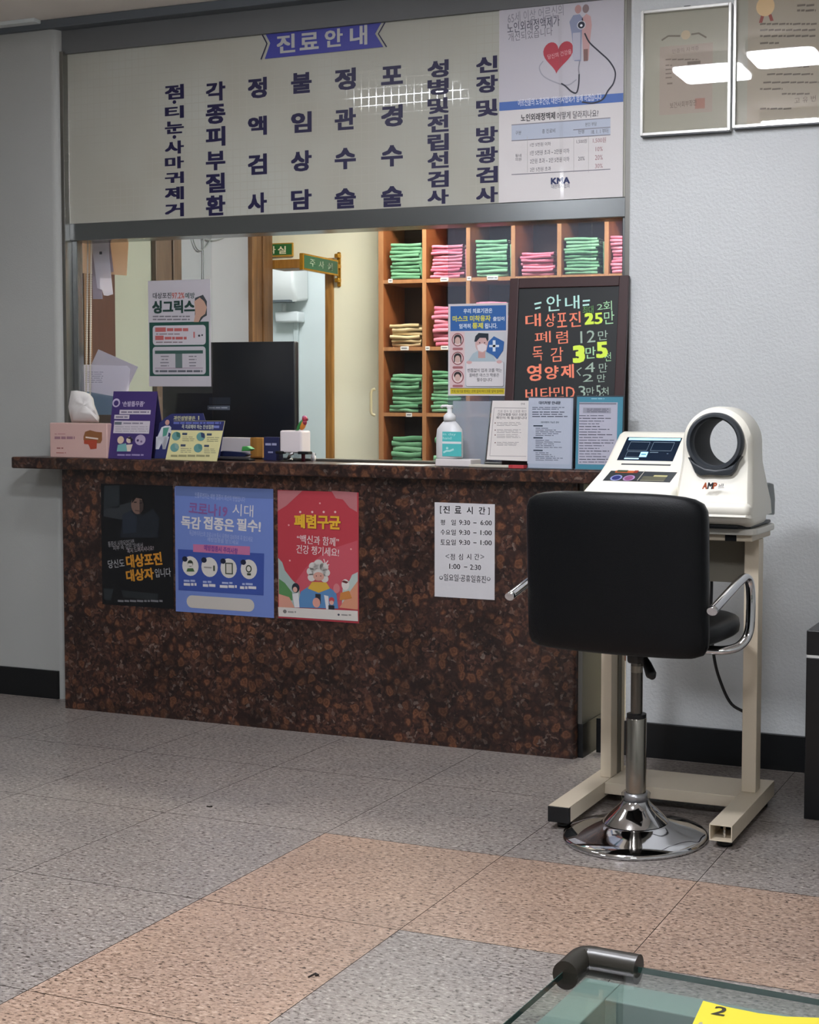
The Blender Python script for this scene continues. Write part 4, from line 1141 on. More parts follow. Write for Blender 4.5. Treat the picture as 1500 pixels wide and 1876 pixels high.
# purple tent card
def lean(px0, px1, pyb, pyt, yb, dy):
    """plane that stands on the counter at depth yb and leans back by dy over its height; returns O, v, height"""
    zt = at((px0 + px1) / 2, pyt, yb + dy).z; O = Vector((at(px0, pyb, yb).x, yb, CT + .0006)); return O, Vector((0, dy, zt - CT)).normalized(), (zt - CT)
O, v, hh = lean(197, 277, 840, 717, -.03, .045)
t = thing('tent_card', 'purple standing card on nail fungus beside the tissue box', 'card stand', (O.x + .15, -.0, CT), 0, 'counter cards')
s = Sheet(O, (1, 0, 0), v); pu = K('#3b2a66'); L0, L1 = s.L(200, 830), s.L(283, 725)
qa = [s.L(*p) for p in ((197, 839), (277, 841), (288, 717), (207, 717))]; w_ = ((qa[1][0] - qa[0][0]) + (qa[2][0] - qa[3][0])) / 2; uu = (qa[0][0] + qa[3][0]) / 2; hv = (qa[2][1] + qa[3][1]) / 2
s.paper2((uu, 0, uu + w_, hv), pu, .0012)
lav = K('#b5aac4'); pap = K('#c3bcc4')
s.circ(213, 738, 7, lav, 1, 8); s.circ(213, 738.5, 4.4, pu, 2, 5); s.text('‘손발톱무좀’', 224, 735, 265, 745, lav, .03, 2)
s.rect(219, 751, 276, 759, pap, 1); s.bars(222, 753, 273, 757, 1, K('#6a6078'), 2, .6, 0); s.rect(209.5, 760, 237, 767.5, pap, 1); s.bars(212, 762, 234, 766, 1, K('#6a6078'), 2, .6, 0)
s.rect(208.5, 771, 274, 794, pap, 1); s.rect(210, 773, 223, 778, K('#5c646c'), 2); s.bars(211, 780, 272, 792, 3, K('#9b96a0'), 2, .35, .1); s.bars(226, 773, 262, 778, 1, K('#7c7686'), 2, .5, 0)
s.circ(221, 806, 6, K('#c9b29c'), 1, 7); s.circ(237, 806, 5.6, K('#c9b8a8'), 1, 6); s.poly([(231, 802), (240, 800), (244, 806), (240, 812), (239, 805)], K('#241b2e'), 2); s.poly([(214, 827), (216, 815), (231, 812), (233, 827)], K('#6fa3a2'), 2); s.poly([(231, 827), (231, 815), (243, 814), (239, 827)], K('#cfc3b4'), 1)
s.circ(257, 806, 9.6, K('#a99bb6'), 1, 9.6); s.circ(252.5, 807, 2.2, K('#3b2a55'), 2); s.circ(259, 809, 2, K('#6d5a80'), 2); s.bars(215, 831, 263, 836, 1, K('#8c80a8'), 1, .6, 0)
s.build('front_panel', t)
P0 = O + v * hv; b = B()
x0, x1 = O.x + uu, O.x + uu + w_
b.prism([(x0, P0.y, P0.z), (x0, P0.y + .001, P0.z), (x0, P0.y + .056, CT + .0006), (x0, P0.y + .055, CT + .0006)], (w_, 0, 0), K('#2a2650')); b.build('back_panel', t)

# navy and yellow tent card
O, v, hh = lean(302, 396, 844, 757, -.035, .028)
t = thing('tent_card', 'yellow and navy standing card with a doctor figure, before the monitor', 'card stand', (O.x + .2, 0, CT), 0, 'counter cards')
s = Sheet(O + Vector((0, .012, 0)), (1, 0, 0), v); nv = K('#23285c')
s.b.prism([(*s.L(*q), -.0012) for q in ((283, 840), (292, 775), (303, 765), (314, 758), (372, 757), (377, 772), (412, 773), (402, 838))], (0, 0, .0012), nv)
s.text('과민성방광은', 318, 762, 358, 770, K('#b9b78f'), .03, 1); s.line([(364, 762), (364, 769)], 2, K('#b9b78f'), 1)
wh = K('#c6c8d0'); s.circ(306.5, 774, 4, K('#b48a80'), 1, 5); s.poly([(296, 783), (303, 780), (311, 780), (318, 788), (325, 780), (327, 788), (317, 797), (309, 792), (303, 822), (299, 823), (295, 808), (285, 823), (286, 806)], wh, 1); s.poly([(299, 784), (310, 783), (305, 798), (298, 800)], K('#4c8c7c'), 2); s.poly([(286, 800), (310, 800), (303, 823), (298, 823), (297, 810), (291, 823), (285, 823)], wh, 1)
s.build('back_panel', t)
s = Sheet(O, (1, 0, 0), v); s.b.prism([(*s.L(*q), -.001) for q in ((303, 842), (318, 771), (412, 771), (397, 845))], (0, 0, .001), K('#cfc995'))
s.poly([(316, 771.5), (411.5, 771.5), (408, 789), (313, 788)], nv, 1); s.bars(318, 772, 405, 778, 1, K('#5a64a8'), 2, .6, 0); s.text('꼭 치료해야 하는 만성질환', 333, 778, 392, 786, K('#b9bdb0'), .02, 2); s.bars(392, 778, 404, 786, 1, K('#6f78b0'), 2, .6, 0)
tl = K('#5f8f8c'); dk = K('#39435a')
for x, y, c2 in ((323, 799, '#35675e'), (368, 800, '#2d3a5c'), (320, 820, '#7d9a94'), (363, 821, '#4c7f7c')):
    s.circ(x, y, 8, tl, 2, 8); s.poly([(x, y - 7.5), (x + 7, y - 6), (x + 7, y + 3), (x + 1, y + 1)], K(c2), 3); s.rect(x + 11, y - 6, x + 20, y - 2, dk, 2); s.bars(x + 11, y, x + 34, y + 10, 3, K('#8a8a70'), 2, .35, .2)
s.bars(313, 832, 384, 838, 1, K('#8e8b66'), 2, .6, 0)
s.build('front_panel', t)

# odds and ends behind the yellow card
y = .24; b = B(); a, c = at(404, 833, y), at(458, 802, y); b.box(a.x, c.x, y, y + .05, CT, c.z, mat('#b9b4b6', .5), .003); tag(b.build('box', loc=(a.x, y, CT)), 'white low box behind the yellow card', 'box')
y = .21; a, c = at(458, 838, y), at(481, 802, y); b = B(); b.box(a.x, c.x, y, y + .05, CT, c.z, M_WOODG, .003); b.box(a.x + .003, c.x - .003, y - .001, y + .001, c.z - .086, c.z - .08, mat('#6e4418', .5)); tag(b.build('wooden_box', loc=(a.x, y, CT)), 'small golden brown wooden block beside the white low box', 'box')
y = .08; a, c = at(400, 842, y), at(462, 826, y)
t = thing('stapler', 'dark navy stapler lying beside the yellow card', 'stapler', (a.x, y, CT))
b = B(); b.box(a.x, c.x, y - .02, y + .02, CT, CT + .008, M_BLACKP, .002); b.build('base', t)
b = B(); b.prism([(a.x, y - .016, CT + .016), (c.x - .03, y - .016, CT + .016), (c.x - .01, y - .016, CT + .026), (c.x - .04, y - .016, CT + .036), (a.x + .03, y - .016, CT + .04), (a.x, y - .016, CT + .03)], (0, .032, 0), mat('#1c2340', .3), .004); b.build('arm', t)
a = at(447, 834, .07); b = B(); b.prism([(a.x, .05, CT + .044 - .004), (a.x + .035, .05, CT + .042), (a.x + .05, .05, CT + .05), (a.x + .028, .05, CT + .062), (a.x + .004, .05, CT + .06)], (0, .03, 0), mat('#3b8a45', .4), .004); o = b.build('correction_roller', loc=(a.x, .06, CT + .04)); tag(o, 'small green correction roller on top of the stapler', 'stationery')
y = .16; a, c = at(483, 843, y), at(511, 801, y); t = thing('medicine_box', 'small navy box with pale lettering beside the white paper cube', 'box', (a.x, y, CT))
b = B(); b.box(a.x, c.x, y, y + .03, CT, c.z, mat('#23264c', .45), .002); b.build('carton', t)
s = Sheet((0, y - .0004, 0)); s.bars(486, 811, 508, 817, 1, K('#9a9bb8'), 1, .7, 0); s.rect(491, 827, 500, 830, K('#8f90b0'), 1); s.build('print', t)
y = .13; a, c = at(512, 832, y), at(552, 789, y); t = thing('paper_cube_holder', 'white paper cube on a clear tape dispenser base near the parrot figurine', 'note holder', (a.x, y, CT))
b = B(); b.box(a.x, c.x, y, y + .07, CT + .035, c.z, mat('#d9d0d2', .5), .008, 3); b.build('paper_cube', t)
b = B(); b.box(a.x - .012, c.x + .02, y - .01, y + .08, CT, CT + .034, m_glass('clear_plastic', (.75, .76, .78, 1), .05, 1.4), .006); b.build('clear_base', t)
b = B(); b.box(a.x - .014, a.x + .02, y - .012, y + .02, CT + .03, CT + .042, M_BLACKP, .003); b.box(c.x - .012, c.x + .04, y - .012, y + .02, CT + .03, CT + .042, M_BLACKP, .003); b.build('clip', t)
b = B(); b.tube([(a.x + .05, y - .012, CT + .012), (a.x + .062, y - .014, CT + .03), (a.x + .075, y - .012, CT + .034)], .006, M_CHROME, 8); b.tube([(a.x + .048, y - .012, CT + .006), (a.x + .07, y - .013, CT + .010)], .005, M_CHROME, 8); b.build('metal_cutter', t)
y = .20; a, c = at(555.5, 832, y), at(555.5, 799, y); b = B(); b.lathe([(.0, 0), (.008, .001), (.008, c.z - CT - .012), (.0065, c.z - CT - .01), (.006, c.z - CT), (0, c.z - CT + .001)], mat('#8c2a44', .4), (0, 0, 0), 'Z', 14); o = b.build('marker_pen', loc=None, world=False); o.location = (a.x, y, CT); tag(o, 'dark red marker pen standing beside the white paper cube', 'pen')
# parrot figurine
y = .145; pb = at(549, 789, y)
t = thing('parrot_figurine', 'small colourful parrot figurine with a red head perched on the white paper cube', 'figurine', (pb.x, y + .01, pb.z))
def ell(name, c, r, m, rot=0, parent=None):
    b = B(); bmesh.ops.create_uvsphere(b.bm, u_segments=16, v_segments=10, radius=1); k = b.mi(m); mr = Matrix.Rotation(rot, 3, 'Y')
    for vv in b.bm.verts: vv.co = mr @ Vector((vv.co.x * r[0], vv.co.y * r[1], vv.co.z * r[2])) + Vector(c)
    for f in b.bm.faces: f.smooth = True; f.material_index = k
    return b.build(name, parent, world=False)
ell('body', (.008, 0, .024), (.013, .013, .023), mat('#c0762a', .4), R(20), t); ell('wing', (-.002, -.006, .022), (.008, .010, .028), mat('#2f7a3c', .4), R(32), t); ell('tail', (-.018, 0, .004), (.005, .006, .020), mat('#2a6a4a', .4), R(45), t)
ell('head', (.018, 0, .048), (.012, .011, .013), mat('#a83248', .4), 0, t); ell('crown', (.016, 0, .056), (.010, .009, .007), mat('#b06a8c', .4), R(-10), t); ell('beak', (.029, 0, .047), (.005, .004, .006), mat('#7c2030', .4), R(-20), t); ell('breast', (.016, 0, .033), (.010, .011, .013), mat('#8a1f3c', .4), R(10), t)
y = .22; a, c = at(576, 843, y), at(606, 838, .30); b = B(); b.box(a.x, a.x + .11, .22, .34, CT, CT + .004, mat('#cfd2d0', .5)); tag(b.build('notepad', loc=(a.x, .22, CT)), 'pale notepad lying on the counter beside the tape dispenser', 'notepad')
a = at(574, 832, .2); b = B(); b.lathe([(0, 0), (.011, 0), (.011, .02), (.006, .026), (.006, .034), (0, .035)], mat('#d8d4d2', .4), n=16); o = b.build('small_bottle', world=False); o.location = (a.x, .2, CT); tag(o, 'tiny white bottle beyond the tape dispenser', 'bottle')
a, c = at(616, 855, -.046), at(797, 852, .05); b = B(); b.box(a.x, c.x, -.046, .1, CT, CT + .0012, mat('#d6d5d2', .5)); tag(b.build('paper_sheet', loc=(a.x, 0, CT)), 'blank white sheet lying flat on the counter edge before the shelf', 'paper')

# hand sanitizer on its white box
y = -.03; a, c = at(797, 852, y), at(862, 842, y)
b = B(); b.box(a.x, c.x, y, y + .09, CT + .0013, c.z, mat('#cfc9c9', .5), .003); tag(b.build('box', loc=(a.x, y, CT)), 'flat white carton under the hand sanitizer bottle', 'box')
BZ = c.z; yb = .012; bc = at(823.5, 820, yb).x; hw = (at(847, 820, yb).x - at(800, 820, yb).x) / 2
t = thing('sanitizer_bottle', 'white hand sanitizer pump bottle with a turquoise label', 'bottle', (bc, yb, BZ))
zs = [at(823, py, yb).z - BZ for py in (838, 800, 786, 776, 771, 762, 757, 748, 742)]
b = B(); b.lathe([(hw * .9, .0005), (hw, .006), (hw, zs[1]), (hw * .93, zs[2]), (hw * .62, zs[3]), (hw * .42, zs[4])], mat('#d3d3d6', .35), n=32, sy=.62); b.build('body', t, world=False)
b = B(); b.lathe([(hw * .42, zs[4] + .0002), (hw * .42, zs[5]), (hw * .25, zs[6]), (hw * .17, zs[6] + .002), (hw * .17, zs[7])], mat('#dcdcde', .35), n=24); b.build('collar', t, world=False)
b = B(); b.box(-.010, .012, -.009, .009, zs[7], zs[8], mat('#dcdcde', .35), .003); b.tube([(-.008, 0, zs[8] - .003), (-.032, 0, zs[8] - .004), (-.036, 0, zs[8] - .010)], .005, mat('#dcdcde', .35), 10); b.build('pump_head', t, world=False)
s = Sheet((0, yb - hw * .62 - .0012, 0)); teal = K('#4fb3b4', .4); s.paper(810, 791, 845, 836, teal, .0004); s.rect(810, 809, 845, 813, K('#d3d8da'), 1); lw = K('#a9d7d6'); s.text('in day', 811, 793, 835, 799, lw, .01, 1); s.text('hand', 811, 800, 827, 805, lw, .01, 1); s.line([(812, 829), (818, 826), (824, 826), (831, 823)], 3, lw, 1); s.circ(819, 821, 2.2, lw, 1); s.build('label', t)

# grey acrylic stand, leaflets and document holders
y = .10; t = thing('acrylic_stand', 'empty greyish acrylic display stand behind the hand sanitizer', 'stand', (at(857, 845, y).x, y, CT))
a, c = at(822, 846, y), at(897, 735, y + .03)
b = B(); b.prism([(a.x, y, CT), (c.x - .012, y, CT), (c.x, y + .035, c.z), (a.x, y + .035, c.z)], (0, .004, 0), m_frost('frosted_grey_acrylic', '#aab0bb', .5)); b.build('panel', t)
b = B(); b.prism([(c.x - .012, y, CT), (c.x - .008, y - .001, CT), (c.x + .004, y + .034, c.z), (c.x, y + .035, c.z)], (0, .006, 0), mat('#7f868e', .25), 0); b.build('edge', t)
b = B(); b.box(a.x, c.x - .01, y - .06, y, CT + .001, CT + .005, M_ACRYL); b.build('base', t)
O, v, hh = lean(892, 962, 846, 734, -.006, .034); s = Sheet(O, (1, 0, 0), v); s.b.prism([(*s.L(*q), -.001) for q in ((891, 842), (902, 734), (968, 734), (966, 845))], (0, 0, .001), K('#cdc8c5'))
lg = K('#8d8a8c'); s.line([(897, 835), (905, 747)], .8, lg, 1); s.line([(897, 835), (964, 836)], .8, lg, 1); s.line([(905, 747), (964, 748)], .8, lg, 1)
s.text('진료 접수 및 신분증 확인', 912, 751, 964, 756, K('#8b888b'), 0, 2); s.text('건강보험증 대신 신분증', 911, 757, 965, 762, K('#55535a'), .01, 2); s.text('확인이 꼭 필요합니다', 909, 763, 965, 768, K('#55535a'), .01, 2)
for yy in (775, 788, 797, 811): s.circ(907, yy, 1.1, K('#7a5a56'), 2); s.bars(910, yy - 2, 955, yy + 6, 3, lg, 2, .3, .2)
s.text('안내', 954, 738, 961, 742, K('#55535a'), .01, 2)
tag(s.build('leaflet'), 'cream printed leaflet leaning behind the document holders', 'leaflet')
a = at(866, 850, .0); b = B(); b.prism([(a.x, -.035, CT + .001), (a.x + .20, -.035, CT + .001), (a.x + .22, -.010, CT + .001), (a.x + .03, -.008, CT + .001)], (0, 0, .010), mat('#c3bdb0', .55), .002); tag(b.build('envelope_stack', loc=(a.x, 0, CT)), 'flat beige envelope pad lying before the cream leaflet', 'stationery')
a = at(948, 852, -.02); b = B(); b.prism([(a.x - .01, -.043, CT + .0005), (a.x + .035, -.043, CT + .0005), (a.x + .04, -.01, CT + .0005), (a.x - .03, -.037, CT + .0005)], (0, 0, .012), mat('#b03a40', .5)); tag(b.build('red_card', loc=(a.x, -.03, CT)), 'small red card beside the beige envelope pad', 'card')
def holder(px0, px1, pt, pb, yb, paperc, rim, label, draw):
    x0, x1 = at(px0, pb, yb).x, at(px1, pb, yb).x; zt = at((px0 + px1) / 2, pt, yb + .012).z
    t = thing('document_holder', label, 'document holder', ((x0 + x1) / 2, yb, CT), 0, 'acrylic document holders')
    v = Vector((0, .012, zt - CT)).normalized(); s = Sheet(Vector((x0, yb, CT + .002)), (1, 0, 0), v); H = (zt - CT - .004)
    s.paper2((.002, 0, x1 - x0 - .002, H), rim, .0006); draw(s); s.build('document', t)
    b = B(); b.prism([(x0, yb - .003, CT), (x1, yb - .003, CT), (x1, yb + .0075, zt), (x0, yb + .0075, zt)], (0, .0012, 0), M_ACRYL); b.build('front_pane', t)
    b = B(); b.prism([(x0 - .002, yb + .003, CT), (x1 + .002, yb + .003, CT), (x1 + .002, yb + .0155, zt + .003), (x0 - .002, yb + .0155, zt + .003)], (0, .0025, 0), mat('#3c4248', .3)); b.build('back_pane', t)
    b = B(); b.box(x0 - .002, x1 + .002, yb - .004, yb + .06, CT, CT + .003, mat('#565d64', .3)); b.build('foot', t)
def dA(s):
    s.rect(967, 729, 1045, 850, K('#c4c4cc'), 1); d = K('#5b5b66'); s.text('대리처방 안내문', 987, 735, 1027, 741, K('#1f2a38'), .03, 2)
    s.bars(975, 745, 1040, 751, 2, d, 2, .4, .3); s.bars(975, 753, 1040, 765, 3, d, 2, .4, .2); s.text('대리처방이 가능한 경우', 991, 772, 1024, 775.5, K('#2a3440'), .01, 2)
    for yy, n in ((780, 5), (802, 5), (825, 5)): s.rect(977, yy - 1, 994, yy + 1.4, K('#2f3a48'), 2); s.bars(981, yy + 3, 1032, yy + 3 + n * 3.3, n, d, 2, .32, .6)
def dB(s):
    s.rect(1060, 737, 1130, 851, K('#c8c0c8'), 1); d = K('#67606c'); s.bars(1083, 729, 1107, 732, 1, K('#9fd0d8'), 2, .6, 0); s.rect(1061, 738, 1129, 741, K('#8f8a92'), 2); s.rect(1068, 747, 1119, 757, K('#a8a2a9'), 2); s.bars(1075, 748, 1117, 756, 3, d, 3, .4, .1)
    for yy in range(760, 846, 5): s.bars(1061, yy, 1128, yy + 3, 1, d if (yy // 5) % 3 else K('#3c3842'), 2, .42, .45)
    
holder(966, 1048, 728, 852, -.028, None, K('#b9bcc6'), 'document holder with a white proxy prescription notice before the chalkboard', dA)
holder(1053, 1139, 726, 855, -.030, None, K('#4f93a4'), 'document holder with a teal-bordered page of dense print', dB)

# chalkboard leaning on the window
cb, ct_ = .045, .118; zt = at(1045, 508, ct_).z
t = thing('chalkboard', 'black menu chalkboard in a dark brown frame with coloured handwritten Korean prices', 'chalkboard', (2.3, cb, CT))
O = Vector((at(921, 740, cb + .03).x, cb, CT + .001)); v = Vector((0, ct_ - cb, zt - CT)).normalized(); s = Sheet(O, (1, 0, 0), v)
U1 = s.L(1150, 560)[0]; U0 = s.L(933, 560)[0]; V1 = (zt - CT) / v.z; fw = s.L(953, 600)[0] - s.L(935, 600)[0] - .004
b = B(); FR = mat('#33191b', .42)
for a in ((U0, 0, U0 + fw, V1), (U1 - fw, 0, U1, V1), (U0 + fw, V1 - fw * 1.05, U1 - fw, V1), (U0 + fw, 0, U1 - fw, fw)):
    b.box(a[0], a[2], a[1], a[3], -.012, .006, FR, .0025)
f_ = b.build('frame', t, world=False)
f_.matrix_local = Matrix.Translation(-Vector(t.location)) @ Matrix(((s.u.x, s.v.x, s.n.x, O.x), (s.u.y, s.v.y, s.n.y, O.y), (s.u.z, s.v.z, s.n.z, O.z), (0, 0, 0, 1)))
s.paper2((U0 + fw - .002, fw - .002, U1 - fw + .002, V1 - fw), K('#14181b', .5), .006)
RO, GN, WT, YG = K('#f08466'), K('#a8d8a8'), K('#9fb4a4'), K('#d6f04c'); CY_ = K('#b9e6dc')
def cr(px, py): return 910 + px / 5.882, 490 + py / 5.882
def ck(ch, x0, y0, x1, y1, m, bo=.0, r=4):
    a, c = cr(x0, y0), cr(x1, y1); s.text(ch, a[0], a[1], c[0], c[1], m, bo, 1, r)
def st(pts_, m, wpx=2.2): s.line([cr(*p) for p in pts_], wpx, m, 1)
st([(405, 395), (480, 378)], CY_, 3); st([(412, 445), (470, 430)], CY_, 3); st([(925, 362), (1003, 355)], CY_, 3); st([(925, 408), (995, 400)], CY_, 3)
ck('안', 535, 298, 690, 470, CY_, .008); ck('내', 735, 305, 890, 450, CY_, .008)
ck('최대', 925, 415, 1040, 500, K('#5d9a4e'), 0); ck('2', 1080, 395, 1140, 455, GN, 0); ck('회', 1145, 362, 1240, 465, GN, .0)
for ch, x0, y0, x1, y1 in (('대', 308, 500, 475, 640), ('상', 520, 497, 630, 640), ('포', 648, 490, 755, 645), ('진', 780, 478, 905, 640)): ck(ch, x0, y0, x1, y1, RO, .015)
ck('2', 945, 488, 1045, 615, YG, .06); ck('5', 1052, 488, 1140, 610, YG, .02); ck('만', 1155, 470, 1265, 608, GN, 0)
ck('폐', 408, 690, 580, 815, RO, 0); ck('렴', 640, 685, 765, 820, RO, 0.0); ck('12', 900, 680, 1060, 810, WT, 0, 4); ck('만', 1090, 680, 1195, 782, WT, 0)
ck('독', 385, 850, 495, 1005, RO, .0); ck('감', 580, 860, 715, 1015, RO, .0); ck('3', 818, 838, 950, 1028, YG, .06); ck('만', 955, 855, 1065, 980, GN, .01); ck('5', 1070, 800, 1195, 975, YG, .045); ck('천', 1160, 915, 1230, 1010, GN, 0)
for ch, x0, y0, x1, y1 in (('영', 325, 1045, 480, 1225), ('양', 515, 1060, 665, 1205), ('제', 690, 1045, 830, 1195)): ck(ch, x0, y0, x1, y1, RO, .022)
st([(912, 1080), (862, 1115), (900, 1165)], WT, 1.8); ck('4', 950, 1025, 1055, 1130, WT, 0); ck('만', 1100, 1030, 1190, 1130, WT, 0); ck('2', 925, 1150, 1035, 1230, WT, 0); ck('만', 1082, 1150, 1170, 1235, WT, 0)
for ch, x0, y0, x1, y1 in (('비', 308, 1300, 435, 1430), ('타', 470, 1290, 605, 1425), ('민', 610, 1285, 720, 1400), ('D', 745, 1285, 840, 1410)): ck(ch, x0, y0, x1, y1, RO, .012)
ck('3', 880, 1275, 955, 1400, WT, 0); ck('만', 965, 1290, 1050, 1390, WT, 0); ck('5', 1070, 1270, 1120, 1400, WT, 0); ck('천', 1125, 1290, 1205, 1400, WT, 0)
s.build('board', t)

# papers in a clear tray behind the tissue box
y = .30; t = thing('letter_tray', 'clear tray of white papers behind the tissue box', 'tray', (at(200, 740, y).x, y, CT))
b = B(); a, c = at(150, 748, y), at(236, 724, y); b.prism([(a.x, y, CT), (c.x, y, CT), (c.x + .02, y, c.z - .02), (a.x, y, c.z + .02)], (0, .004, 0), m_glass('blue_acrylic', (.66, .76, .80, 1), .03, 1.4)); b.box(a.x, c.x, y, y + .05, CT, CT + .004, M_ACRYL); b.build('tray', t)
s = Sheet((0, .322, 0)); s.b.prism([(*s.L(*q), -.001) for q in ((167, 668), (180, 640), (253, 672), (238, 703), (225, 760), (170, 760))], (0, 0, .001), m_sheet('#d0ccd8')); tag(s.build('paper_sheet'), 'greyish paper tilted at the back of the clear tray', 'paper')
s = Sheet((0, .314, 0)); s.b.prism([(*s.L(*q), -.001) for q in ((149, 668), (232, 670), (238, 676), (232, 760), (155, 760))], (0, 0, .001), m_sheet('#fbf7ff')); s.bars(160, 680, 190, 702, 6, K('#a29fb4'), 1, .3, .1); tag(s.build('paper_sheet'), 'white printed paper upright at the front of the clear tray', 'paper')

# =================================================================== BLOOD PRESSURE STATION
t = thing('monitor_stand', 'beige steel stand on two floor beams carrying the blood pressure monitor', 'stand', (2.945, -.48, 0))
for x0, x1, yf, nm in ((2.644, 2.714, -.81, 0), (3.171, 3.242, -.812, 1)):
    b = B(); th = .003
    for q in ((x0, x1, .025, .025 + th), (x0, x1, .075 - th, .075)): b.box(q[0], q[1], yf, -.275, q[2], q[3], M_STAND)
    b.box(x0, x0 + th, yf, -.275, .025 + th, .075 - th, M_STAND); b.box(x1 - th, x1, yf, -.275, .025 + th, .075 - th, M_STAND); b.box(x0 + th, x1 - th, -.70, -.69, .025 + th, .075 - th, M_BLACKP)
    f = b.build('floor_beam', t)
    if nm == 0:
        b = B(); b.box(x0 - .001, x1 + .001, yf - .004, yf + .012, .024, .0735, M_BLACKP, .002); b.build('end_cap', f)
    else:
        b = B(); b.tube([((x0 + x1) / 2 + .004, yf + .03, .028), ((x0 + x1) / 2 + .004, yf + .03, .06)], .004, M_CHROME, 8); b.build('bolt', f)
    for yy in (yf + .05, -.32):
        b = B(); b.lathe([(.024, .0), (.024, .012), (.012, .016), (.012, .025)], M_BLACKP, ((x0 + x1) / 2, yy, 0), n=20); b.build('levelling_foot', f)
b = B(); b.box(2.7145, 3.1705, -.50, -.29, .036, .0745, M_STAND, .002); b.build('crossbar', t)
for x0, x1 in ((2.678, 2.716), (3.172, 3.220)):
    b = B(); b.box(x0, x1, -.445, -.385, .0755, .905, M_STAND, .002)
    if x0 < 3: b.box(x1 - .006, x1 + .003, -.385, -.352, .0755, .905, mat('#6b6557', .5));
    if x0 < 3: b.box(x0, x1 + .006, -.352, -.33, .0755, .905, M_STAND, .002)
    b.build('column', t)
b = B(); b.box(2.716, 3.172, -.372, -.352, .752, .905, mat('#7f7a6e', .5), .002); b.build('apron', t)
b = B(); b.box(2.66, 3.222, -.545, -.30, .906, .927, M_STAND, .003); b.box(3.135, 3.172, -.548, -.53, .9065, .9265, M_BLACKP); b.build('tray', t)
b = B(); pts = []
for cx_, cy_, t0 in ((3.205, -.32, 0), (2.68, -.32, 90), (2.68, -.535, 180), (3.205, -.535, 270)):
    for k in range(5): a = R(t0 + 22.5 * k); pts.append((cx_ + .034 * math.cos(a), cy_ + .034 * math.sin(a), .9272))
b.prism(pts, (0, 0, .021), mat('#d5d2c8', .3), .004); b.build('table_top', t)
TZ = .9487

t = thing('blood_pressure_monitor', 'cream automatic arm blood pressure monitor with a tunnel cuff and lit screen', 'blood pressure monitor', (3.0, -.55, TZ))
b = B(); b.prism([(2.74, -.60, TZ), (3.19, -.60, TZ), (3.222, -.56, TZ), (3.222, -.30, TZ), (2.74, -.30, TZ)], (0, 0, .012), M_BLACKP, .004); b.build('base', t)
LX, MX, RX = 2.684, 2.985, 3.246
prof = [(-.625, .985), (-.652, 1.005), (-.660, 1.034), (-.648, 1.058), (-.495, 1.116), (-.440, 1.145), (-.310, 1.240), (-.285, 1.246), (-.26, 1.23), (-.22, 1.12), (-.21, .99)]
b = B(); b.prism([(LX, y, z) for y, z in prof], (MX - LX + .01, 0, 0), M_CREAMP, .016, 4); b.build('console', t, smooth=50)
b = B(); yf, ybk = -.585, -.40; C0 = at(1310, 810, yf - .01); ncx, ncz = C0.x, C0.z; nn = 64; RH = .078
def outl(a):
    """housing outline: arch above, straight sides flaring to the foot"""
    c_, s_ = math.cos(a), math.sin(a); r_ = .112
    if s_ >= -.02: return (ncx + r_ * c_ * 1.02, ncz + r_ * s_)
    zb = .985; k = (ncz - zb) / -s_; px_ = c_ * k
    def wd(z): return .114 + .018 * max(0, (ncz - z) / .23) ** 1.5
    if abs(px_) > wd(zb):
        lo, hi = 0, k
        for _ in range(30):
            m_ = (lo + hi) / 2
            if abs(c_ * m_) < wd(ncz + s_ * m_): lo = m_
            else: hi = m_
        return (ncx + c_ * lo, ncz + s_ * lo)
    return (ncx + px_, zb)
rings = {q: [] for q in 'IFGHKJ'}
for i in range(nn):
    a = 2 * math.pi * i / nn; x, z = outl(a); ca, sa = math.cos(a), math.sin(a)
    low = max(0, (1.16 - z) / .18); fy = yf - .055 * low; by = ybk + .10 * low
    def inn(q): return (x + (ncx - x) * q, z + (1.12 - z) * q * (1 if z > 1.1 else .3))
    for key, xx, yy, zz in (('I', ncx + RH * ca, yf, ncz + RH * sa), ('F', inn(.11)[0], fy, inn(.11)[1]), ('G', inn(.02)[0], fy + .012, inn(.02)[1]), ('H', x, fy + .035, z), ('K', x, by - .05, z), ('J', inn(.14)[0], by, inn(.14)[1])):
        rings[key].append(b.bm.verts.new((xx, yy, zz)))
rings['L'] = [b.bm.verts.new((ncx + RH * math.cos(2 * math.pi * i / nn), ybk, ncz + RH * math.sin(2 * math.pi * i / nn))) for i in range(nn)]
k = b.mi(M_CREAMP); kd = b.mi(mat('#1b1e22', .6))
for i in range(nn):
    j = (i + 1) % nn
    for A_, C_, kk in (('I', 'F', k), ('F', 'G', k), ('G', 'H', k), ('H', 'K', k), ('K', 'J', k), ('J', 'L', k), ('L', 'I', kd)):
        f = b.bm.faces.new((rings[A_][i], rings[A_][j], rings[C_][j], rings[C_][i])); f.material_index = kk; f.smooth = True
bmesh.ops.recalc_face_normals(b.bm, faces=b.bm.faces[:]); b.build('cuff_housing', t, smooth=38)
def openlathe(name, prof_, m, yy):
    b = B(); b.lathe(prof_, m, (ncx, yy, ncz), 'Y', 56)
    for f in [f for f in b.bm.faces if len(f.verts) > 8]: b.bm.faces.remove(f)
    return b.build(name, t, smooth=50)
openlathe('cuff_ring', [(.074, .03), (.074, -.018), (.079, -.026), (.087, -.026), (.093, -.016), (.093, .004), (.088, .012)], M_GREYP, yf - .002)
openlathe('cuff_sleeve', [(.0745, .0), (.071, .05), (.071, .14), (.0752, .187)], mat('#14171b', .7), yf)
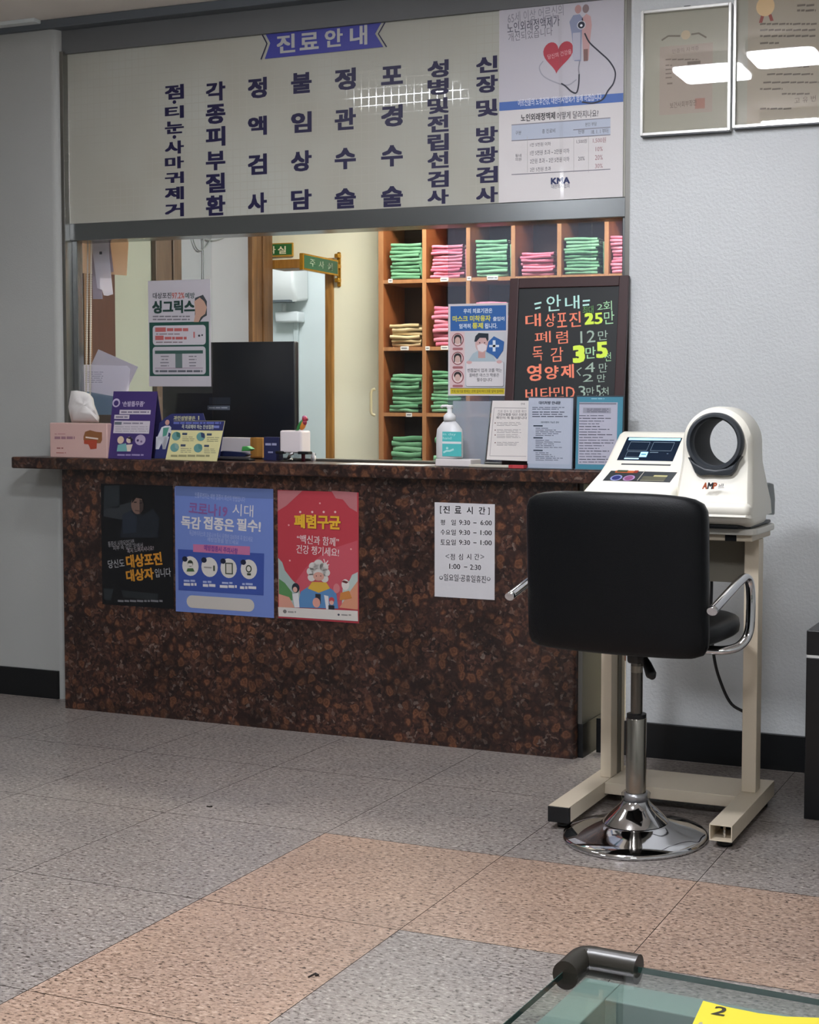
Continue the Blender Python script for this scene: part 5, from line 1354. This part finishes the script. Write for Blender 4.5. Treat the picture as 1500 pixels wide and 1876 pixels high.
b = B(); q_ = [(1259, 838), (1266, 852), (1272, 866), (1282, 872), (1300, 870.5), (1322, 872), (1338, 871), (1346, 862), (1350, 848), (1357, 836), (1345, 850), (1330, 858), (1310, 861), (1290, 858), (1272, 848)]
b.prism([tuple(at(x, y, yf - .03)) for x, y in q_], (0, .034, 0), M_GREYP, .005, 3); b.build('elbow_rest', t, smooth=50)
b = B(); pr_ = [(-.575, .955), (-.618, .972), (-.639, 1.0), (-.642, 1.022), (-.628, 1.034), (-.43, 1.045), (-.405, 1.03), (-.402, .99), (-.42, .958)]
b.prism([(2.72, y, z) for y, z in pr_], (3.238 - 2.72, 0, 0), M_CREAMP, .02, 5); b.build('lower_body', t, smooth=60)
b = B(); pts = [(-.425, .985), (-.43, 1.03), (-.40, 1.07), (-.355, 1.085), (-.31, 1.08), (-.285, 1.03), (-.29, .975)]
b.prism([(3.212, y, z) for y, z in pts], (.022, 0, 0), mat('#5d6463', .4), .006, 3); b.build('side_panel', t, smooth=50)
# printed parts on the sloping console
def slope(y0, z0, y1, z1, lift=.0006):
    v = Vector((0, y1 - y0, z1 - z0)).normalized(); n = Vector((1, 0, 0)).cross(v); return Sheet(Vector((LX, y0, z0)) + n * lift, (1, 0, 0), v)
s = slope(-.440, 1.145, -.310, 1.240); a0, a1, a2, a3 = [s.L(*p) for p in ((1134, 843), (1236, 845), (1246, 802), (1145, 801))]
scr = mat('#0e1826', .12, emit=.25); u0, u1, v0, v1 = (a0[0] + a3[0]) / 2, (a1[0] + a2[0]) / 2, (a0[1] + a1[1]) / 2, (a2[1] + a3[1]) / 2
s.paper2((u0, v0, u1, v1), scr, .001); W_, H_ = u1 - u0, v1 - v0; lb = mat('#7fb6dc', .3, emit=.55); gl_ = mat('#54616b', .3, emit=.3)
def sr(x0, y0, x1, y1, m, lay=1): s.poly2([(u0 + W_ * x0, v0 + H_ * y0), (u0 + W_ * x1, v0 + H_ * y0), (u0 + W_ * x1, v0 + H_ * y1), (u0 + W_ * x0, v0 + H_ * y1)], m, lay)
sr(.04, .87, .98, .97, lb)
for x0, x1 in ((.10, .46), (.52, .90)):
    for q in ((x0, .78, x1, .80), (x0, .42, x1, .435), (x0, .42, x0 + .006, .80), (x1 - .006, .42, x1, .80)): sr(*q, gl_)
for q in ((.12, .36, .40, .375), (.12, .14, .40, .155), (.12, .14, .126, .37)): sr(*q, gl_)
sr(.37, .15, .50, .37, lb); sr(.39, .24, .48, .28, mat('#1f4d78', .3, emit=.3), 2); sr(.12, .05, .38, .10, mat('#8fb4d0', .3, emit=.4)); sr(.53, .34, .68, .37, gl_); sr(.84, .30, .87, .32, gl_)
s.build('screen', t)
s = slope(-.648, 1.058, -.495, 1.116); Q = [s.L(*p) for p in ((1103, 880), (1230, 884), (1243, 857), (1127, 854))]
u0, u1, v0, v1 = (Q[0][0] + Q[3][0]) / 2, (Q[1][0] + Q[2][0]) / 2, (Q[0][1] + Q[1][1]) / 2, (Q[2][1] + Q[3][1]) / 2
s.paper2((u0, v0, u1, v1), mat('#2c3136', .35), .001); W_, H_ = u1 - u0, v1 - v0
sr(.08, .56, .42, .94, mat('#c8602c', .4), 1); sr(.10, .60, .26, .74, mat('#3f4a30', .4), 2); sr(.08, .86, .42, .94, mat('#d79a5a', .4), 2); sr(.36, .56, .42, .94, mat('#9c3424', .4), 2)
sr(.505, .05, .515, .95, mat('#b9b6a8', .4), 2); sr(.58, .86, .92, .90, mat('#8d9290', .4), 2); sr(.55, .07, .90, .36, mat('#5b5a48', .4), 1); sr(.70, .34, .90, .44, mat('#c3bd86', .4), 2); sr(.55, .05, .90, .08, mat('#a8a48c', .4), 2)
for cxx, m, m2 in ((.17, '#8d94c4', '#232a6c'), (.36, '#a88ab4', '#8a4a74')):
    for rr, mm, ly in ((.085, m, 2), (.062, m2, 3)): s.poly2([(u0 + W_ * cxx + W_ * rr * math.cos(q * .3142), v0 + H_ * .2 + H_ * .2 * rr / .085 * math.sin(q * .3142)) for q in range(20)], mat(mm, .4), ly)
s.build('button_panel', t)
s = slope(-.495, 1.116, -.440, 1.145); a0, a1 = s.L(1138, 850), s.L(1228, 852.5); s.paper2((a0[0], a0[1] - .004, a1[0], a0[1] + .004), mat('#3a3d40', .5), .0008); s.build('vent_slot', t)
s = Sheet((0, yf - .054, 0)); s.text('A', 1287, 884, 1296, 896, K('#b3552c', .4), .05, 1, 0, 0, .2); s.text('M', 1296, 884, 1306, 896, K('#2b2c30', .4), .05, 1, 0, 0, .2); s.text('P', 1306, 884, 1313, 896, K('#b3552c', .4), .05, 1, 0, 0, .2); s.text('all', 1316, 886, 1325, 892, K('#2b2c30', .4), .01, 1, 0, 0, .2); s.line([(1315, 894), (1326, 893.5)], .8, K('#2b2c30'), 1); s.build('logo', t)
b = B(); pa = at(1308, 1205, -.345); pb_ = at(1359, 1312, -.36); 
b.tube(smooth_path([(2.98, -.315, .90), (3.02, -.31, .80), (pa.x - .02, -.32, pa.z + .12), tuple(pa), tuple(at(1320, 1250, -.335)), tuple(at(1340, 1290, -.335)), (3.165, -.32, pb_.z - .005), tuple(at(1369, 1330, -.22)), tuple(at(1374, 1350, -.05)), tuple(at(1376, 1356, WY - .018))], 6), .0055, M_BLACKP, 8)
tag(b.build('power_cord'), 'black power cord hanging behind the stand to the wall', 'cord')

# =================================================================== STOOL
t = thing('swivel_chair', 'black leatherette swivel chair with chrome arms and round chrome base, seen from behind', 'chair', (2.928, -.79, 0), R(-5))
b = B(); b.lathe([(.222, 0), (.226, .004), (.226, .010), (.216, .016), (.18, .025), (.14, .036), (.108, .048), (.100, .052)], M_CHROME, n=72); b.build('base', t, world=False, smooth=60)
b = B(); b.lathe([(.102, .0525), (.098, .058), (.078, .078), (.058, .096), (.046, .108), (.041, .118)], M_CHROME, n=48); b.build('cone_cover', t, world=False, smooth=60)
b = B(); b.lathe([(.043, .1185), (.045, .121), (.045, .139), (.041, .142)], m_glass('clear_collar', (.85, .85, .86, 1), .05, 1.45), n=32); b.lathe([(.036, .1184), (.036, .141)], mat('#b8b8b8', .3, .8), n=24); b.build('collar', t, world=False)
b = B(); b.lathe([(.0315, .142), (.0315, .372), (.030, .374)], mat('#9a968e', .2, .95), n=32); b.lathe([(.0305, .3741), (.0305, .386), (.02, .388)], M_BLACKP, n=32); b.build('outer_column', t, world=False, smooth=50)
b = B(); b.lathe([(.0185, .38), (.0185, .60)], mat('#6b6862', .25, .9), n=28); b.lathe([(.0187, .515), (.0187, .535)], mat('#8e8a80', .4, .6), n=28); b.build('gas_lift', t, world=False, smooth=50)
b = B(); b.lathe([(.028, .545), (.030, .55), (.032, .612)], M_BLACKP, n=24); b.box(-.10, .10, -.10, .10, .600, .618, M_BLACKP, .003); b.build('seat_plate', t, world=False)
b = B(); b.tube([(.02, -.02, .60), (.045, -.05, .585), (.06, -.065, .565)], .004, M_BLACKP, 8); b.tube([(.056, -.062, .572), (.066, -.07, .555), (.085, -.085, .530), (.095, -.092, .522)], [.008, .014, .017, .009], M_BLACKP, 10); b.build('height_lever', t, world=False)
def cushion(name, W, D, H, c, m, px_=4.0, parent=None, n=20, bend=None):
    """superellipse pillow: W x D outline, H thick"""
    b = B(); k = b.mi(m); rings = []
    lat = 14
    for i in range(lat + 1):
        ph = -math.pi / 2 + math.pi * i / lat; cz = math.copysign(abs(math.sin(ph)) ** .5, math.sin(ph)); rr = max(abs(math.cos(ph)) ** .34, .0)
        ring = []
        for j in range(4 * n):
            a = 2 * math.pi * j / (4 * n); ca, sa = math.cos(a), math.sin(a); q = (abs(ca) ** px_ + abs(sa) ** px_) ** (-1 / px_)
            p = Vector((W / 2 * q * ca * rr, D / 2 * q * sa * rr, H / 2 * cz))
            ring.append(b.bm.verts.new((bend(p) if bend else p) + Vector(c)))
        rings.append(ring)
    for i in range(lat):
        for j in range(4 * n):
            f = b.bm.faces.new((rings[i][j], rings[i][(j + 1) % (4 * n)], rings[i + 1][(j + 1) % (4 * n)], rings[i + 1][j])); f.material_index = k; f.smooth = True
    bmesh.ops.remove_doubles(b.bm, verts=b.bm.verts[:], dist=.0004); bmesh.ops.recalc_face_normals(b.bm, faces=b.bm.faces[:])
    return b.build(name, parent, world=False)
cushion('seat', .56, .52, .078, (0, .035, .655), M_LEATHER, 3.4, t)
BH, BW, BTK = .470, .572, .085
def bend(p):        # p.x across, p.y up, p.z thickness -> chair space
    x = p.x; y = -.245 - p.z + .55 * x * x * .9; z = p.y
    top = max(0, p.y) / (BH / 2)
    z -= .020 * (abs(x) / (BW / 2)) ** 4 * top
    y -= .02 * (p.y / BH)
    return Vector((x * (1 + .0 * top), y, z))
cushion('backrest', BW, BH, BTK, (.024, 0, .846), M_LEATHER, 15.0, t, 24, bend)
for sx in (-1, 1):
    b = B(); x = .327 * sx
    b.tube(smooth_path([(x, -.215, .752), (x, -.12, .778), (x, .02, .815), (x + .006 * sx, .058, .818), (x + .010 * sx, .075, .79), (x + .012 * sx, .078, .73), (x + .010 * sx, .070, .655), (x - .006 * sx, .045, .618), (x - .04 * sx, .015, .604), (x - .10 * sx, -.0, .6025), (x - .24 * sx, -.0, .6025)], 6), .0125, M_CHROME, 14, 1.25)
    ar = b.build('armrest', t, world=False)

# =================================================================== GLASS TABLE, CABINET
GZ = .45
t = thing('glass_table', 'low green-tinted glass table in the foreground with a padded corner', 'table', (3.511, -2.700, 0), R(-3.2))
b = B(); b.box(0, 1.2, -.65, 0, GZ - .010, GZ, M_GREENGL, .0015); b.build('glass_top', t, world=False)
b = B(); ge = mat('#34504a', .2); b.box(-.0005, 1.2, -.0001, .001, GZ - .0095, GZ - .0005, ge); b.box(-.001, 0, -.65, 0, GZ - .0095, GZ - .0005, ge); b.build('polished_edge', t, world=False)
fr_ = m_paint('grey_green_table_laminate', '#8d9a94', .5, .1, 200); fo = m_paint('slate_table_laminate', '#6f7f85', .5, .1, 200)
b = B(); b.box(.030, .088, -.62, -.045, GZ - .15, GZ - .0105, fr_, .002); b.box(.088, 1.17, -.105, -.045, GZ - .15, GZ - .0105, fr_, .002); b.box(.088, 1.17, -.62, -.56, GZ - .15, GZ - .0105, fr_, .002); b.build('apron_frame', t, world=False)
b = B(); b.box(.088, 1.17, -.56, -.105, GZ - .15, GZ - .135, fo, .001); b.build('lower_shelf', t, world=False)
for x in (.032, 1.10):
    for y in (-.615, -.105):
        b = B(); b.box(x, x + .055, y, y + .055, 0, GZ - .15, fr_, .002); b.build('leg', t, world=False)
b = B(); M_RUB = mat('#2b2822', .34); zc = GZ - .005
pth = [(.004, -.064, zc), (.003, -.02, zc)] + [(.003 + .014 * (1 - math.cos(R(a))), -.012 + .014 * math.sin(R(a)), zc) for a in (15, 30, 45, 60, 75)] + [(.025, .002, zc), (.098, .002, zc)]
b.tube(pth, .0225, M_RUB, 20, .95); b.build('corner_bumper', t, world=False, smooth=50)
s = Sheet((0, 0, GZ + .0008), (1, 0, 0), (0, 1, 0)); pts_ = [(1262, 1890), (1288, 1834), (1330, 1845), (1390, 1857), (1440, 1863), (1520, 1866), (1530, 1905), (1400, 1905)]
s.b.prism([(*s.L(*q), 0) for q in pts_], (0, 0, .0006), K('#cfc02c', .6)); s.text('2', 1305, 1845, 1332, 1862, K('#2a2610'), .02, 3, 0); s.circ(1283, 1876, 4, K('#9a937a'), 2, 3)
tag(s.build('paper_sheet'), 'yellow sheet numbered 2 lying on the glass table', 'paper')
a = atz(1483, 1504, 0); cx0 = 3.375; cy0 = -.42; zt = at(1484, 1155, cy0).z
t = thing('cabinet', 'black cabinet with a thin pale line at the right edge of the room', 'cabinet', (cx0 + .3, cy0 + .25, 0))
b = B(); zl = at(1490, 1203, cy0).z; bl = mat('#0c0e12', .3)
b.box(cx0, cx0 + .6, cy0, WY - .015, 0, zl - .004, bl, .003); b.build('body', t)
b = B(); b.box(cx0, cx0 + .6, cy0, WY - .015, zl + .004, zt, bl, .003); b.build('drawer', t)
b = B(); b.box(cx0 + .002, cx0 + .598, cy0 - .001, WY - .016, zl - .0041, zl + .0041, mat('#c9c9c6', .35)); b.build('trim_strip', t)

for nm, q, lab in (('lint', [(565, 1790), (572, 1786), (578, 1783), (583, 1786), (577, 1787)], 'dark curled lint strand on the beige floor tile'), ('lint', [(379, 1477), (384, 1478), (389, 1477.5)], 'tiny dark speck of lint on the grey floor tile before the counter')):
    b = B(); b.tube([atz(x, y, .0022) for x, y in q], .0022, mat('#2a2320', .8), 6); tag(b.build(nm), lab, 'lint')
